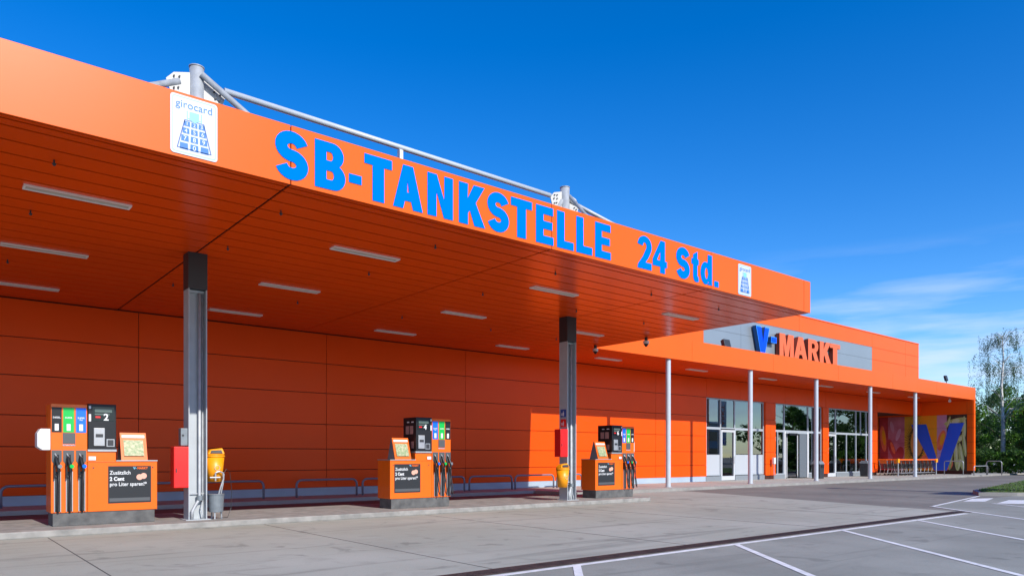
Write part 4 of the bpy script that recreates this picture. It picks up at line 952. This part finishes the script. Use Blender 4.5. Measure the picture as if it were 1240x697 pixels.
# birch with hanging twigs
def birch(x, y, h, seed, lab):
    rnd = random.Random(seed); r = empty('birch_tree', lab, 'tree', (x, y, 0))
    mb = MB(); mb.tube([(0, 0, 0), (.1, 0, h * .3), (-.05, .1, h * .6), (.15, 0, h * .8), (.2, .1, h * .96)], [.20, .16, .11, .07, .03], M['birch'], 10)
    tips = []
    for k in range(34):
        z = h * (rnd.uniform(.36, .80) if k > 8 else rnd.uniform(.88, .97)); a = rnd.uniform(0, 6.28); l = (1.0 - z / h) * 2.6 + rnd.uniform(.6, 1.3)
        if k <= 8: l = rnd.uniform(.7, 1.9)
        b = (l * math.cos(a), l * math.sin(a), z + l * .35); m = (l * .5 * math.cos(a), l * .5 * math.sin(a), z + l * .35)
        mb.tube([(0.1, 0, z - .2), m, b], [.035, .02, .008], M['birch'], 5)
        tips += [b, m, ((b[0] + m[0]) / 2, (b[1] + m[1]) / 2, b[2])]
    mb.build('trunk', r, smooth=True)
    mb = MB()
    for t in tips:
        for q in range(6):
            x0, y0, z0 = t[0] + rnd.gauss(0, .3), t[1] + rnd.gauss(0, .3), t[2] + rnd.uniform(-.9, .15); L_ = rnd.choice((.5, .8, 1.1, 2.2)) * (.55 if z0 > h * .85 else 1)
            for i in range(int(L_ * 26)):
                p = Vector((x0 + rnd.gauss(0, .06), y0 + rnd.gauss(0, .06), z0 - L_ * rnd.random())); s = rnd.uniform(.035, .07)
                a = Vector((rnd.gauss(0, .5), rnd.gauss(0, .5), -1)).normalized(); b = a.orthogonal().normalized()
                mb.add([p - a * s, p - b * s * .6, p + a * s, p + b * s * .6], [(0, 1, 2, 3)], M['leaf_birch'] if rnd.random() < .8 else M['leaf_dark'])
    mb.build('crown', r); return r
birch(71.9, 21.1, 12.3, 5, 'tall thin birch with white trunk and drooping twigs against the sky')
def hedge(name, pts, w, h, per, lab, mats, seed):
    rnd = random.Random(seed); cl = []
    for (a, b) in zip(pts, pts[1:]):
        L_ = math.dist(a, b); n = int(L_ / .45)
        for i in range(n):
            t = i / n
            for z in (.35, .8, 1.2, h - .25): cl.append((a[0] + (b[0] - a[0]) * t + rnd.uniform(-w, w) * .5, a[1] + (b[1] - a[1]) * t + rnd.uniform(-w, w) * .5, z + rnd.uniform(-.12, .15), .42))
    mb = MB(); leaves(mb, cl, per, .085, mats, seed); o = mb.build(name); return tag(o, lab, 'hedge')
hedge('hedge', [(63.2, 26), (64.2, 16), (66.5, 6)], 1.0, 1.8, 210, 'low dark green hedge right of the shop under the trees', [M['leaf_dark'], M['leaf_dark'], M['leaf']], 3)
cl = []; rw = random.Random(8)
for i in range(420):
    t = rw.random(); cl.append((105 + 60 * rw.random() - 30 * t, -25 + 130 * t, rw.uniform(.5, 6.5), rw.uniform(1.2, 2.2)))
mb = MB(); leaves(mb, cl, 70, .38, [M['leaf_dark'], M['leaf'], M['leaf_dark']], 8)
tag(mb.build('distant_wood'), 'distant belt of trees closing the horizon behind the hedge', 'woodland', kind='stuff')
# trees and buildings across the car park (seen mirrored in the glass)
base = tree('street_tree', 104, -14, 9, 3.4, 21, [M['leaf'], M['leaf_dark']], 'broad street tree across the car park, mirrored in the sliding door glass', n=40, per=160, size=.17, group='street trees across the car park')
for i, (x, y, s, lab) in enumerate(((113, -18, 1.0, 'large street tree across the car park behind the others'), (127, -12, .9, 'street tree far right across the car park'), (139, -15, 1.05, 'farthest street tree across the car park'), (148, -9, .9, 'small street tree at the far right end of the car park row'))):
    c = copy_tree(base); c.location = (x, y, 0); c.scale = (s, s, s); c.rotation_euler = (0, 0, i * 1.3); c['label'] = lab
ob = empty('office_building', 'pale office block across the road, mirrored in the left shop glass', 'building', (95, -48, 0))
MB().box(-40, 40, -12, 0, 0, 8.5, M['building']).build('walls', ob)
for k in range(2): MB().box(-39, 39, .0, .06, 1.2 + k * 3.6, 3.2 + k * 3.6, M['glassdark']).build('window_band', ob)
MB().box(-41, 41, -13, .4, 8.5, 8.9, M['white']).build('roof', ob)
for x, y, lab in ((61, -.5, 'tall white banner flag nearer the shop, facing the left glass bay'), (66.5, -1.5, 'second tall white banner flag, farther from the pumps')):
    b = empty('banner_flag', lab, 'flag', (x, y, 0), group='banner flags across the car park')
    MB().cyl((0, 0, 0), (0, 0, 7.6), .06, M['silver'], .04, 12).build('pole', b); MB().box(.08, 1.5, -.01, .01, 2.6, 7.4, M['white']).build('banner', b)
    text('V-', .5, .02, 6.6 - 3.8, .9, M['sign_blue'], b, rot=(R(90), R(-90), R(180)), bold=.02, name='banner_lettering'); text('MARKT', .5, .02, 4.0, .9, M['orange_letter'], b, rot=(R(90), R(-90), R(180)), bold=.02, name='banner_lettering')
# unseen board and mast added to throw the dark patches on the asphalt
pb = empty('shadow_board', 'unseen wide board added on the verge right of view to cast a shadow', 'shadow caster', (30.35, 3.0, .12))
MB().box(-1.35, 1.35, -.15, .15, 4.1, 5.0, M['white']).build('board', pb); MB().cyl((0, 0, 0), (0, 0, 4.1), .10, M['silver'], n=14).build('pole', pb)
lp = empty('shadow_mast', 'unseen tall thick grey mast added right of view to cast a shadow', 'light mast', (31.2, 1.0, .12))
MB().cyl((0, 0, 0), (0, 0, 9.3), .34, M['silver'], .16, 20).build('mast', lp); MB().box(-.3, .3, -.3, .1, 9.3, 9.5, M['dark']).build('lamp_head', lp)  # made-up mast and head, thickened for their shadow
